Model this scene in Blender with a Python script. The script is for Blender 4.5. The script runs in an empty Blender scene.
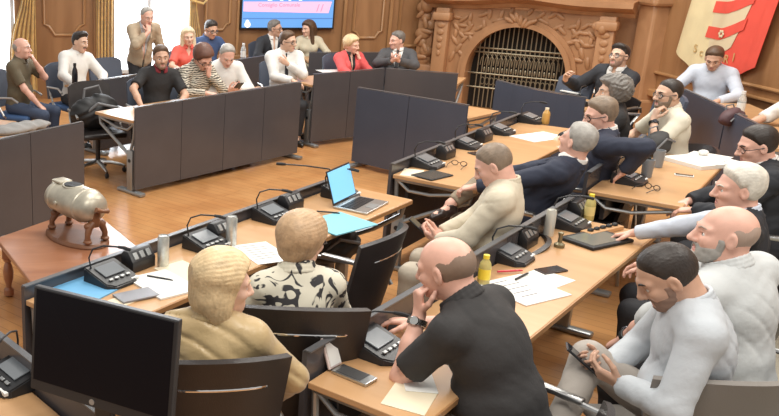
import bpy, bmesh, math, random
import numpy as np
from mathutils import Vector, Matrix
random.seed(7); np.random.seed(7)
SC = bpy.context.scene
COL = SC.collection
R = math.radians
V = Vector

# ------------------------------------------------------------------ camera
CAM_H = 2.4; FPX = 880.0; PPX = 110.0; PITCH = R(17.3)
cd = bpy.data.cameras.new('camera'); cam = bpy.data.objects.new('camera', cd); COL.objects.link(cam)
cam.location = (0, 0, CAM_H); cam.rotation_euler = (R(90) - PITCH, 0, 0)
cd.sensor_width = 36.0; cd.lens = FPX / 779.0 * 36.0
cd.shift_x = (389.5 - PPX) / 779.0            # the photograph is a crop from the right of a wider frame
cd.clip_start = 0.05; cd.clip_end = 100
SC.camera = cam
_c, _s = math.cos(PITCH), math.sin(PITCH)
def G(x, y, z=0.0):                            # where the sight line through a pixel meets height z
    a = (x - PPX) / FPX; q = (208 - y) / FPX
    b = _c + q * _s; d = -_s + q * _c; t = (z - CAM_H) / d
    return V((a * t, b * t, z))
def DY(x, y, Y):                               # ... meets depth Y
    a = (x - PPX) / FPX; q = (208 - y) / FPX
    b = _c + q * _s; d = -_s + q * _c; t = Y / b
    return V((a * t, Y, CAM_H + d * t))

# ------------------------------------------------------------------ materials
MATS = {}
def mat(name, col, rough=0.5, metal=0.0, bump=0.0, bscale=60.0, var=0.0, vscale=8.0, spec=0.5, emit=None, estr=0.0, alpha=1.0, coat=0.0, sheen=0.0, trans=0.0):
    if name in MATS: return MATS[name]
    m = bpy.data.materials.new(name); m.use_nodes = True
    nt = m.node_tree; b = nt.nodes['Principled BSDF']
    c4 = (col[0], col[1], col[2], 1)
    b.inputs['Base Color'].default_value = c4
    b.inputs['Roughness'].default_value = rough; b.inputs['Metallic'].default_value = metal
    b.inputs['Specular IOR Level'].default_value = spec
    b.inputs['Coat Weight'].default_value = coat
    b.inputs['Sheen Weight'].default_value = sheen
    b.inputs['Transmission Weight'].default_value = trans
    b.inputs['Alpha'].default_value = alpha
    if emit:
        b.inputs['Emission Color'].default_value = (*emit, 1); b.inputs['Emission Strength'].default_value = estr
    tc = nt.nodes.new('ShaderNodeTexCoord')
    if var > 0:
        n = nt.nodes.new('ShaderNodeTexNoise'); n.inputs['Scale'].default_value = vscale; n.inputs['Detail'].default_value = 5
        nt.links.new(tc.outputs['Object'], n.inputs['Vector'])
        r = nt.nodes.new('ShaderNodeValToRGB')
        r.color_ramp.elements[0].position = .3; r.color_ramp.elements[1].position = .7
        r.color_ramp.elements[0].color = (*[max(0, x * (1 - var)) for x in col], 1)
        r.color_ramp.elements[1].color = (*[min(1, x * (1 + var)) for x in col], 1)
        nt.links.new(n.outputs['Fac'], r.inputs['Fac']); nt.links.new(r.outputs['Color'], b.inputs['Base Color'])
    if bump > 0:
        n = nt.nodes.new('ShaderNodeTexNoise'); n.inputs['Scale'].default_value = bscale; n.inputs['Detail'].default_value = 4
        nt.links.new(tc.outputs['Object'], n.inputs['Vector'])
        bp = nt.nodes.new('ShaderNodeBump'); bp.inputs['Strength'].default_value = bump; bp.inputs['Distance'].default_value = .01
        nt.links.new(n.outputs['Fac'], bp.inputs['Height']); nt.links.new(bp.outputs['Normal'], b.inputs['Normal'])
    MATS[name] = m
    return m

def wood(name, c1, c2, scale=(1, 12, 12), rough=.35, planks=None, coat=0.0, det=6):
    if name in MATS: return MATS[name]
    m = bpy.data.materials.new(name); m.use_nodes = True
    nt = m.node_tree; b = nt.nodes['Principled BSDF']; L = nt.links.new
    b.inputs['Roughness'].default_value = rough; b.inputs['Coat Weight'].default_value = coat; b.inputs['Coat Roughness'].default_value = .15
    tc = nt.nodes.new('ShaderNodeTexCoord'); mp = nt.nodes.new('ShaderNodeMapping')
    mp.inputs['Scale'].default_value = scale
    L(tc.outputs['Object'], mp.inputs['Vector'])
    n = nt.nodes.new('ShaderNodeTexNoise'); n.inputs['Scale'].default_value = 1.6; n.inputs['Detail'].default_value = det; n.inputs['Distortion'].default_value = 1.2
    L(mp.outputs['Vector'], n.inputs['Vector'])
    r = nt.nodes.new('ShaderNodeValToRGB'); r.color_ramp.elements[0].position = .32; r.color_ramp.elements[1].position = .7
    r.color_ramp.elements[0].color = (*c1, 1); r.color_ramp.elements[1].color = (*c2, 1)
    L(n.outputs['Fac'], r.inputs['Fac'])
    out = r.outputs['Color']
    if planks:
        mp2 = nt.nodes.new('ShaderNodeMapping'); mp2.inputs['Rotation'].default_value = (0, 0, planks[2])
        L(tc.outputs['Object'], mp2.inputs['Vector'])
        br = nt.nodes.new('ShaderNodeTexBrick'); br.inputs['Scale'].default_value = 1.0
        br.inputs['Brick Width'].default_value = planks[0]; br.inputs['Row Height'].default_value = planks[1]
        br.inputs['Mortar Size'].default_value = .0035; br.inputs['Mortar Smooth'].default_value = .3
        br.inputs['Color1'].default_value = (.94, .94, .94, 1); br.inputs['Color2'].default_value = (1.04, 1.02, 1.0, 1); br.inputs['Mortar'].default_value = (.66, .6, .56, 1)
        L(mp2.outputs['Vector'], br.inputs['Vector'])
        mx = nt.nodes.new('ShaderNodeMixRGB'); mx.blend_type = 'MULTIPLY'; mx.inputs['Fac'].default_value = 1
        L(out, mx.inputs['Color1']); L(br.outputs['Color'], mx.inputs['Color2']); out = mx.outputs['Color']
    L(out, b.inputs['Base Color'])
    MATS[name] = m
    return m

def blotch(name, base, ink, kind, scale, thr, rough=.7, ink2=None):
    """printed cloth: dark marks of noise ('noise'), stripes ('wave') or checks on a base colour"""
    m = bpy.data.materials.new(name); m.use_nodes = True
    nt = m.node_tree; b = nt.nodes['Principled BSDF']; L = nt.links.new
    b.inputs['Roughness'].default_value = rough
    tc = nt.nodes.new('ShaderNodeTexCoord')
    if kind == 'wave':
        n = nt.nodes.new('ShaderNodeTexWave'); n.bands_direction = 'Z'; n.inputs['Scale'].default_value = scale; n.inputs['Distortion'].default_value = 6; n.inputs['Detail'].default_value = 2; n.inputs['Detail Scale'].default_value = 1.5
    else:
        n = nt.nodes.new('ShaderNodeTexNoise'); n.inputs['Scale'].default_value = scale; n.inputs['Detail'].default_value = 1.5; n.inputs['Distortion'].default_value = 2.2
    L(tc.outputs['Object'], n.inputs['Vector'])
    r = nt.nodes.new('ShaderNodeValToRGB'); r.color_ramp.interpolation = 'LINEAR'
    r.color_ramp.elements[0].position = thr; r.color_ramp.elements[1].position = thr + .04
    r.color_ramp.elements[0].color = (*base, 1); r.color_ramp.elements[1].color = (*ink, 1)
    L(n.outputs['Fac'], r.inputs['Fac']); L(r.outputs['Color'], b.inputs['Base Color'])
    MATS[name] = m
    return m

# ------------------------------------------------------------------ mesh helpers
def NB(): return bmesh.new()
def box(bm, c, s, rot=None, bev=0.0, seg=2):
    t = bmesh.new(); bmesh.ops.create_cube(t, size=1.0)
    for v in t.verts: v.co = V((v.co.x * s[0], v.co.y * s[1], v.co.z * s[2]))
    if bev > 0: bmesh.ops.bevel(t, geom=t.edges[:], offset=bev, segments=seg, affect='EDGES', profile=.5)
    M = Matrix.Translation(V(c)) @ (rot.to_4x4() if rot is not None else Matrix.Identity(4))
    merge(bm, t, M)
def merge(bm, t, M=None):
    if M is not None: bmesh.ops.transform(t, matrix=M, verts=t.verts[:])
    me = bpy.data.meshes.new('tmp'); t.to_mesh(me); t.free(); bm.from_mesh(me); bpy.data.meshes.remove(me)
def tube(bm, pts, r, n=8, caps=True, closed=False):
    pts = [V(p) for p in pts]; N = len(pts)
    rs = r if isinstance(r, (list, tuple)) else [r] * N
    rings = []; prev = None
    for i, p in enumerate(pts):
        if closed: d = (pts[(i + 1) % N] - pts[i - 1]).normalized()
        else: d = (pts[min(i + 1, N - 1)] - pts[max(i - 1, 0)]).normalized()
        if prev is None:
            a = d.cross(V((0, 0, 1)))
            if a.length < .05: a = d.cross(V((1, 0, 0)))
        else: a = prev - d * prev.dot(d)
        a.normalize(); prev = a; b = d.cross(a)
        rings.append([bm.verts.new(p + (a * math.cos(2 * math.pi * j / n) + b * math.sin(2 * math.pi * j / n)) * rs[i]) for j in range(n)])
    for i in range(N if closed else N - 1):
        A, B = rings[i], rings[(i + 1) % N]
        for j in range(n): bm.faces.new((A[j], A[(j + 1) % n], B[(j + 1) % n], B[j]))
    if caps and not closed:
        bm.faces.new(list(reversed(rings[0]))); bm.faces.new(rings[-1])
def lathe(bm, prof, n=20, M=None, cap=True):
    t = bmesh.new(); rings = []
    for (r, z) in prof: rings.append([t.verts.new((r * math.cos(2 * math.pi * j / n), r * math.sin(2 * math.pi * j / n), z)) for j in range(n)])
    for A, B in zip(rings, rings[1:]):
        for j in range(n): t.faces.new((A[j], A[(j + 1) % n], B[(j + 1) % n], B[j]))
    if cap: t.faces.new(list(reversed(rings[0]))); t.faces.new(rings[-1])
    merge(bm, t, M)
def prism(bm, poly, z0, z1, M=None, bev=0.0):
    t = bmesh.new(); a = [t.verts.new((x, y, z0)) for x, y in poly]; b = [t.verts.new((x, y, z1)) for x, y in poly]; n = len(poly)
    t.faces.new(list(reversed(a))); t.faces.new(b)
    for i in range(n): t.faces.new((a[i], a[(i + 1) % n], b[(i + 1) % n], b[i]))
    if bev: bmesh.ops.bevel(t, geom=t.edges[:], offset=bev, segments=2, affect='EDGES', profile=.5)
    merge(bm, t, M)
def slab(bm, f, nu, nv, th):
    """a curved sheet f(u,v)->point with thickness th"""
    P = [[V(f(i / nu, j / nv)) for j in range(nv + 1)] for i in range(nu + 1)]
    Nn = [[None] * (nv + 1) for _ in range(nu + 1)]
    for i in range(nu + 1):
        for j in range(nv + 1):
            du = P[min(i + 1, nu)][j] - P[max(i - 1, 0)][j]; dv = P[i][min(j + 1, nv)] - P[i][max(j - 1, 0)]
            Nn[i][j] = du.cross(dv).normalized()
    A = [[bm.verts.new(P[i][j] + Nn[i][j] * th / 2) for j in range(nv + 1)] for i in range(nu + 1)]
    B = [[bm.verts.new(P[i][j] - Nn[i][j] * th / 2) for j in range(nv + 1)] for i in range(nu + 1)]
    for i in range(nu):
        for j in range(nv):
            bm.faces.new((A[i][j], A[i + 1][j], A[i + 1][j + 1], A[i][j + 1]))
            bm.faces.new((B[i][j], B[i][j + 1], B[i + 1][j + 1], B[i + 1][j]))
    for i in range(nu):
        bm.faces.new((A[i][0], B[i][0], B[i + 1][0], A[i + 1][0])); bm.faces.new((A[i][nv], A[i + 1][nv], B[i + 1][nv], B[i][nv]))
    for j in range(nv):
        bm.faces.new((A[0][j], A[0][j + 1], B[0][j + 1], B[0][j])); bm.faces.new((A[nu][j], B[nu][j], B[nu][j + 1], A[nu][j + 1]))
def ball(bm, c, r, u=16, v=10, M=None):
    t = bmesh.new(); bmesh.ops.create_uvsphere(t, u_segments=u, v_segments=v, radius=1)
    r = (r, r, r) if not isinstance(r, (tuple, list)) else r
    X = Matrix.Translation(V(c)) @ (M.to_4x4() if M is not None else Matrix.Identity(4)) @ Matrix.Diagonal((*r, 1))
    merge(bm, t, X)
def obj(name, bm, m, parent=None, smooth=False, angle=40):
    bmesh.ops.recalc_face_normals(bm, faces=bm.faces[:])
    me = bpy.data.meshes.new(name); bm.to_mesh(me); bm.free()
    for mm in (m if isinstance(m, (list, tuple)) else [m]): me.materials.append(mm)
    if smooth:
        for p in me.polygons: p.use_smooth = True
        try: me.set_sharp_from_angle(angle=R(angle))
        except Exception: pass
    o = bpy.data.objects.new(name, me); COL.objects.link(o)
    if parent is not None: o.parent = parent
    return o
def tag(o, label, cat, group=None, kind=None):
    o['label'] = label; o['category'] = cat
    if group: o['group'] = group
    if kind: o['kind'] = kind
    return o
def thing(name, label, cat, loc=(0, 0, 0), rz=0.0, group=None):
    o = bpy.data.objects.new(name, None); COL.objects.link(o); o.location = loc; o.rotation_euler = (0, 0, rz); o.empty_display_size = .1
    return tag(o, label, cat, group)
def struct(name, bm, m, smooth=False):
    o = obj(name, bm, m, None, smooth); o['kind'] = 'structure'; return o
def dup(root, loc, rz, label, group=None):
    r = root.copy(); COL.objects.link(r); r.location = loc; r.rotation_euler = (0, 0, rz); r['label'] = label
    if group: r['group'] = group
    def rec(src, dst):
        for ch in list(src.children):
            c = ch.copy(); COL.objects.link(c); c.parent = dst; rec(ch, c)
    rec(root, r)
    return r

# ------------------------------------------------------------------ smooth solids on a grid (numpy) for bodies, cloth, hair
class Vol:
    def __init__(s, lo, hi, h):
        s.h = h; s.lo = np.array(lo, float)
        n = [max(4, int(math.ceil((hi[i] - lo[i]) / h)) + 1) for i in range(3)]
        s.ax = [s.lo[i] + h * np.arange(n[i]) for i in range(3)]
        s.D = np.full(n, 1.0, np.float32)
    def sl(s, lo, hi):
        out = []
        for i in range(3):
            a = int(np.floor((lo[i] - s.lo[i]) / s.h)); b = int(np.ceil((hi[i] - s.lo[i]) / s.h)) + 1
            out.append(slice(max(0, a), max(0, min(b, len(s.ax[i])))))
        return tuple(out)
    def grid(s, sl=None):
        if sl is None: sl = (slice(None),) * 3
        return s.ax[0][sl[0]][:, None, None], s.ax[1][sl[1]][None, :, None], s.ax[2][sl[2]][None, None, :]
    def put(s, sl, d, k):
        if d.size == 0: return
        o = s.D[sl]
        if k > 0:
            hh = np.maximum(k - np.abs(o - d), 0) / k
            s.D[sl] = np.minimum(o, d) - hh * hh * k * .25
        else: s.D[sl] = np.minimum(o, d)
    def cone(s, a, b, ra, rb, k=.01, cut1=False, cut0=False):
        a = np.array(a, float); b = np.array(b, float); r = max(ra, rb) + k + 3 * s.h
        sl = s.sl(np.minimum(a, b) - r, np.maximum(a, b) + r); X, Y, Z = s.grid(sl)
        d = b - a; L2 = max(float(d @ d), 1e-9); L = math.sqrt(L2)
        t0 = ((X - a[0]) * d[0] + (Y - a[1]) * d[1] + (Z - a[2]) * d[2]) / L2; t = np.clip(t0, 0, 1)
        q = np.sqrt((X - a[0] - t * d[0]) ** 2 + (Y - a[1] - t * d[1]) ** 2 + (Z - a[2] - t * d[2]) ** 2) - (ra + (rb - ra) * t)
        if cut1: q = np.maximum(q, (t0 - 1) * L)
        if cut0: q = np.maximum(q, -t0 * L)
        s.put(sl, q, k)
    def ell(s, c, r, M=None, k=.02, sub=False):
        c = np.array(c, float); r = np.array(r, float); m = r.max() + k + 3 * s.h
        sl = s.sl(c - m, c + m); X, Y, Z = s.grid(sl)
        M = np.eye(3) if M is None else np.array(M, float)      # columns = axes
        x, y, z = X - c[0], Y - c[1], Z - c[2]
        q = [M[0, i] * x + M[1, i] * y + M[2, i] * z for i in range(3)]
        k0 = np.sqrt(sum((q[i] / r[i]) ** 2 for i in range(3))); k1 = np.sqrt(sum((q[i] / r[i] ** 2) ** 2 for i in range(3))) + 1e-6
        d = k0 * (k0 - 1) / k1
        if sub:
            o = s.D[sl]; hh = np.maximum(k - np.abs(o + d), 0) / max(k, 1e-6)
            s.D[sl] = np.maximum(o, -d) + hh * hh * k * .25
        else: s.put(sl, d, k)
    def mesh(s):
        D = s.D; h = s.h; ins = D < 0
        n0, n1, n2 = D.shape
        cnt = np.zeros((n0 - 1, n1 - 1, n2 - 1), np.uint8)
        for i in (0, 1):
            for j in (0, 1):
                for k in (0, 1): cnt += ins[i:n0 - 1 + i, j:n1 - 1 + j, k:n2 - 1 + k]
        act = (cnt > 0) & (cnt < 8); idx = np.argwhere(act)
        if len(idx) == 0: return np.zeros((0, 3)), np.zeros((0, 4), int)
        ids = np.full(act.shape, -1, np.int64); ids[act] = np.arange(len(idx))
        acc = np.zeros((len(idx), 3)); w = np.zeros(len(idx))
        cor = [(i, j, k) for i in (0, 1) for j in (0, 1) for k in (0, 1)]
        val = {c: D[idx[:, 0] + c[0], idx[:, 1] + c[1], idx[:, 2] + c[2]].astype(float) for c in cor}
        for c in cor:
            for a in range(3):
                if c[a] == 0:
                    e = list(c); e[a] = 1; e = tuple(e)
                    va, vb = val[c], val[e]; m = (va < 0) != (vb < 0)
                    t = np.zeros(len(idx)); t[m] = va[m] / (va[m] - vb[m])
                    for q in range(3): acc[:, q] += np.where(m, c[q] + (t if q == a else 0), 0)
                    w += m
        P = (idx + acc / np.maximum(w, 1)[:, None]) * h + s.lo
        quads = []
        for a in range(3):
            b, c = (a + 1) % 3, (a + 2) % 3
            sa = [slice(None)] * 3; sb = [slice(None)] * 3
            sa[a] = slice(0, -1); sb[a] = slice(1, None)
            m = ins[tuple(sa)] != ins[tuple(sb)]
            e = np.argwhere(m)
            ok = (e[:, b] > 0) & (e[:, c] > 0) & (e[:, b] < D.shape[b] - 1) & (e[:, c] < D.shape[c] - 1)
            e = e[ok]
            if len(e) == 0: continue
            inside0 = ins[e[:, 0], e[:, 1], e[:, 2]]
            def cid(db, dc):
                f = e.copy(); f[:, b] += db; f[:, c] += dc
                return ids[f[:, 0], f[:, 1], f[:, 2]]
            q = np.stack([cid(-1, -1), cid(0, -1), cid(0, 0), cid(-1, 0)], 1)
            q[~inside0] = q[~inside0][:, ::-1]
            quads.append(q)
        Q = np.concatenate(quads) if quads else np.zeros((0, 4), int)
        return P, Q[(Q >= 0).all(1)]

def npmesh(name, P, Q, mats, mi=None, tris=None):
    """numpy verts + quads -> mesh"""
    me = bpy.data.meshes.new(name)
    me.vertices.add(len(P)); me.vertices.foreach_set('co', np.asarray(P, np.float32).ravel())
    me.loops.add(len(Q) * 4); me.loops.foreach_set('vertex_index', np.asarray(Q, np.int32).ravel())
    me.polygons.add(len(Q)); me.polygons.foreach_set('loop_start', np.arange(0, len(Q) * 4, 4, dtype=np.int32))
    try: me.polygons.foreach_set('loop_total', np.full(len(Q), 4, np.int32))
    except Exception: pass
    me.polygons.foreach_set('use_smooth', np.ones(len(Q), bool))
    for m in mats: me.materials.append(m)
    if mi is not None: me.polygons.foreach_set('material_index', np.asarray(mi, np.int32))
    me.update(); me.validate()
    return me
# ------------------------------------------------------------------ people
def nrm(v):
    v = np.array(v, float); return v / max(np.linalg.norm(v), 1e-9)
def ik(S, T, l1, l2, hint):
    S = np.array(S, float); T = np.array(T, float); d = np.linalg.norm(T - S); u = (T - S) / max(d, 1e-6)
    d = min(max(d, abs(l1 - l2) + .03), (l1 + l2) * .998)
    a = (l1 * l1 - l2 * l2 + d * d) / (2 * d); hh = math.sqrt(max(l1 * l1 - a * a, 0))
    hp = np.array(hint, float); hp = nrm(hp - u * (hp @ u))
    return S + u * a + hp * hh, S + u * d
def sstep(x): x = np.clip(x, 0, 1); return x * x * (3 - 2 * x)
def interp(x, xs, ys): return np.interp(x.ravel(), xs, ys).reshape(x.shape)

SK = {'fair': (.78, .50, .38), 'pink': (.76, .44, .34), 'tan': (.60, .36, .25), 'olive': (.66, .42, .30)}
def skin(k): return mat('skin_' + k, SK[k], .5, bump=.08, bscale=260, var=.07, vscale=22)
LIP = mat('lips', (.55, .24, .20), .45); EYW = mat('eye_white', (.75, .72, .68), .25); EYI = mat('eye_iris', (.05, .03, .02), .2)
def hairmat(n, c): return mat('hair_' + n, c, .5, bump=.25, bscale=90, var=.2, vscale=30)
HAIR = {'grey': hairmat('grey', (.36, .34, .31)), 'white': hairmat('white', (.66, .62, .54)), 'dark': hairmat('dark', (.030, .022, .018)),
        'brown': hairmat('brown', (.10, .055, .030)), 'blond': hairmat('blond', (.66, .49, .28)), 'sand': hairmat('sand', (.50, .33, .19)),
        'thin': mat('thin_grey', (.42, .31, .25), .6), 'thinb': mat('thin_brown', (.24, .165, .12), .6), 'stub': mat('stubble_shadow', (.30, .19, .14), .7), 'salt': hairmat('salt', (.16, .145, .13)), 'ash': hairmat('ash', (.23, .17, .12)), 'platinum': hairmat('platinum', (.78, .66, .46)), 'auburn': hairmat('auburn', (.13, .055, .035))}

def head_base(v, fem=False):
    v.ell((0, -.012, .034), (.077, .097, .088), k=0)
    v.ell((0, .018, -.040), (.060 if not fem else .056, .070, .066), k=.035)
    v.ell((0, .058, -.083), (.034 if not fem else .028, .030, .026), k=.03)
def head_vol(h, fem, nb, nr):
    lo = np.minimum((-.11, -.14, -.15), nb - .09); hi = np.maximum((.11, .15, .145), nb + .09)
    v = Vol(lo, hi, h); head_base(v, fem)
    v.cone((0, -.030, -.050), nb, .056 * nr, .066 * nr, k=.03)
    for sx in (-1, 1):
        v.ell((sx * .034, .060, -.018), (.026, .026, .024), k=.02)             # cheek
        v.cone((sx * .012, .084, .030), (sx * .047, .068, .026), .010, .009, k=.02)   # brow ridge
        v.ell((sx * .031, .093, .006), (.019, .017, .012), k=.012, sub=True)     # eye socket
        v.cone((sx * .018, .083, .013), (sx * .046, .072, .010), .0055, .0045, k=.005)  # upper lid
        v.cone((sx * .020, .080, -.006), (sx * .044, .071, -.004), .0045, .0045, k=.006)
        c, s_ = math.cos(.35), math.sin(.35)
        M = np.array([[c, -sx * s_, 0], [sx * s_, c, 0], [0, 0, 1]])
        v.ell((sx * .079, -.006, .000), (.008, .020, .033), M=M, k=.006)         # ear
        v.ell((sx * .086, .000, .003), (.006, .010, .018), M=M, k=.004, sub=True)
    v.cone((0, .088, .022), (0, .108, -.022), .0085, .0125, k=.014)            # nose
    v.ell((0, .109, -.026), (.0135, .013, .011), k=.008)
    for sx in (-1, 1): v.ell((sx * .013, .096, -.029), (.009, .010, .009), k=.006)
    v.cone((-.019, .079, -.0585), (.019, .079, -.0585), .0075, .0075, k=.008)      # lips
    v.cone((-.015, .080, -.068), (.015, .080, -.068), .008, .008, k=.006)
    v.ell((0, .094, -.0632), (.024, .012, .0016), k=.003, sub=True)
    return v

def hair_vol(style, h, fem):
    ext = .22 if style in ('long', 'bob', 'wavy') else .0
    v = Vol((-.16, -.19, -.16 - ext), (.16, .16, .20), h); head_base(v, fem)
    X, Y, Z = v.grid(); sh = v.D.shape; Xb = np.broadcast_to(X, sh); Yb = np.broadcast_to(Y, sh); Zb = np.broadcast_to(Z, sh)
    st = style
    if st in ('short', 'side', 'crop', 'quiff'):
        hz = interp(Y, [-.12, -.085, -.04, -.018, -.012, .012, .030, .05, .075, .10], [-.075, -.072, -.05, -.035, .030, .022, .046, .066, .086, .094])
        t = .008 + .011 * sstep((Zb - .03) / .08)
        if st == 'crop': t = .004 + .006 * sstep((Zb - .03) / .08)
        if st == 'quiff': t = t + .018 * sstep((Zb - .07) / .04) * sstep((Yb + .02) / .08)
        if st == 'side': t = t + .006
        m = np.clip((Zb - hz) / np.where(Yb > .03, .045, .024), -1, 1)
    elif st == 'recede':
        hz = interp(Y, [-.12, -.085, -.04, -.018, -.012, .012, .030, .045, .06, .10], [-.075, -.072, -.05, -.035, .030, .025, .055, .085, .108, .13])
        t = .008 + .006 * sstep((Zb - .03) / .08); m = np.clip((Zb - hz) / np.where(Yb > .03, .045, .024), -1, 1)
    elif st == 'horseshoe':
        hz = interp(Y, [-.12, -.085, -.04, -.018, -.012, .012, .030, .10], [-.075, -.072, -.05, -.035, .030, .02, .06, .2])
        top = .058 + .010 * np.sin(90 * Yb + 3) * np.sin(70 * Xb)
        t = np.full(sh, .0035); m = np.minimum(np.clip((Zb - hz) / .016, -1, 1), np.clip((top - Zb + .35 * np.clip(-Yb - .03, -.05, .06)) / .05, -1, 1))
    elif st in ('bob', 'pixie', 'long', 'wavy', 'curly'):
        low = {'bob': -.125, 'pixie': -.085, 'long': -.2, 'wavy': -.2, 'curly': -.095}[st]
        hz = interp(Y, [-.12, -.05, -.02, .012, .035, .055, .08, .10], [low, low, low * .9, max(low, -.10) if st != 'pixie' else .0, .015, .060, .074, .08])
        t = {'bob': .026, 'pixie': .022, 'long': .020, 'wavy': .022, 'curly': .036}[st] * (.7 + .5 * sstep((Zb + .02) / .1))
        m = np.clip((Zb - hz) / .03, -1, 1)
    mm = np.clip(m, 0, 1); D = np.where(m > 0, v.D - t * (mm * (1.6 - .6 * mm)) , v.D + .02 * (-m)) + .0015 * (1 - mm)
    v.D = D.astype(np.float32)
    if st == 'bob':
        v.ell((0, -.055, -.035), (.092, .070, .088), k=.03)
        for sx in (-1, 1): v.ell((sx * .074, -.030, -.050), (.030, .050, .080), k=.02)
    if st == 'pixie': v.ell((0, -.040, .045), (.092, .096, .094), k=.03); v.ell((0, -.080, -.030), (.062, .036, .05), k=.03)
    if st in ('long', 'wavy'):
        v.cone((0, -.075, 0), (0, -.105, -.29), .085, .06, k=.03)
        for sx in (-1, 1): v.cone((sx * .072, -.012, .02), (sx * .088, -.005, -.26), .034, .030, k=.02)
    if st == 'curly': v.ell((0, -.05, .03), (.115, .105, .105), k=.03)
    # strands: combed back over the crown, hanging at the sides
    th_ = np.arctan2(Xb, Zb - .01 + 1e-4); ph_ = np.arctan2(Xb, Yb + .02)
    if st == 'curly': v.D += (.008 * np.sin(125 * Xb + 4 * np.sin(31 * Yb) + 3 * np.sin(40 * Zb)) * np.cos(115 * Zb + 70 * Yb + 2 * np.sin(50 * Xb))).astype(np.float32)
    else:
        a = {'wavy': .0022, 'bob': .0017, 'long': .002, 'pixie': .0012}.get(st, .0007)
        wv = sstep((Zb - .02) / .06)
        v.D += (a * (wv * np.sin(46 * th_ + 40 * Yb * 0 + 2.2 * np.sin(30 * Yb)) + (1 - wv) * np.sin(44 * ph_ + 2.2 * np.sin(26 * Zb)))).astype(np.float32)
    return v

def beard_vol(kind, h, fem):
    v = Vol((-.1, -.05, -.16), (.1, .15, .06), h); head_base(v, fem)
    v.cone((-.019, .079, -.0585), (.019, .079, -.0585), .006, .006, k=.008)
    X, Y, Z = v.grid(); sh = v.D.shape; Xb = np.abs(np.broadcast_to(X, sh)); Yb = np.broadcast_to(Y, sh); Zb = np.broadcast_to(Z, sh)
    mus = np.minimum.reduce([(.034 - Xb) / .01, (Zb + .057) / .005, (-.036 - Zb) / .006, (Yb - .06) / .01])
    jaw = np.minimum.reduce([(-.046 - .3 * np.clip(Xb - .03, -1, .05) * -1 * .6 - Zb) / .012, (Yb - .005) / .012])
    side = np.minimum.reduce([(Xb - .052) / .01, (.0 - Zb) / .012, (Yb - .004) / .008, (.035 - Yb) / .01])
    lip = np.minimum.reduce([(.021 - Xb) / .006, (.0115 - np.abs(Zb + .064)) / .004, (Yb - .05) / .01])
    m = mus if kind == 'moustache' else np.maximum.reduce([mus, jaw, side])
    m = np.clip(np.minimum(m, -lip), -1, 1)
    t = {'stubble': .0026, 'full': .0055}.get(kind, .006)
    v.D = np.where(m > 0, v.D - t * np.sqrt(np.clip(m, 0, 1)), v.D + .012 * (-m) + .003).astype(np.float32)
    v.D += (.0015 * np.sin(220 * X + 0 * Y) * np.cos(190 * Z)).astype(np.float32)
    return v

def hand(v, W, d, n, side, curl=(25, 30, 20), g=1.0, thumb=0.0, skip=()):
    d = nrm(d); n = nrm(np.array(n, float) - d * (np.array(n, float) @ d)); t = -nrm(np.cross(n, d)) * side
    W = np.array(W, float)
    kn = [(.027, .086, (.043, .026, .020), .0088), (.009, .091, (.047, .029, .021), .009), (-.009, .086, (.043, .027, .020), .0086), (-.026, .077, (.033, .021, .018), .0076)]
    for off, L, ph, r in kn:
        K = W + (d * L + t * off) * g
        v.cone(W + (d * .012 + t * off * .55) * g, K, .0145 * g, .0115 * g, k=.014)
    for off, L, ph, r in kn:
        P = W + (d * L + t * off) * g; ang = 0
        for j in range(3):
            ang += R(curl[j] * (1 + .06 * (off < 0) * 2)); dd = d * math.cos(ang) + n * math.sin(ang) + t * off * .9
            Q = P + nrm(dd) * ph[j] * g; v.cone(P, Q, r * g * (1 - .08 * j), r * g * (.93 - .10 * j), k=.003); P = Q
    P = W + (d * .022 + t * .020 + n * .006) * g
    for (a, b, c, L, r0, r1) in ((.62, .72, .32 + thumb, .046, .0145, .0115), (.88, .34, .42 + thumb, .033, .0108, .0095), (.95, .12, .45 + thumb, .026, .0094, .0078)):
        Q = P + nrm(d * a + t * b + n * c) * L * g; v.cone(P, Q, r0 * g, r1 * g, k=.006); P = Q
    return W + (d * .085 + n * .02) * g

def tubepts(pts, r, n=6):
    bm = NB(); tube(bm, pts, r, n)
    return bm

def bm_np(bm):
    bmesh.ops.triangulate(bm, faces=[f for f in bm.faces if len(f.verts) != 4]); bm.verts.ensure_lookup_table()
    P = np.array([v.co[:] for v in bm.verts]); Q = []
    for f in bm.faces:
        i = [v.index for v in f.verts]; Q.append(i if len(i) == 4 else None)
    return P, Q

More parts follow.
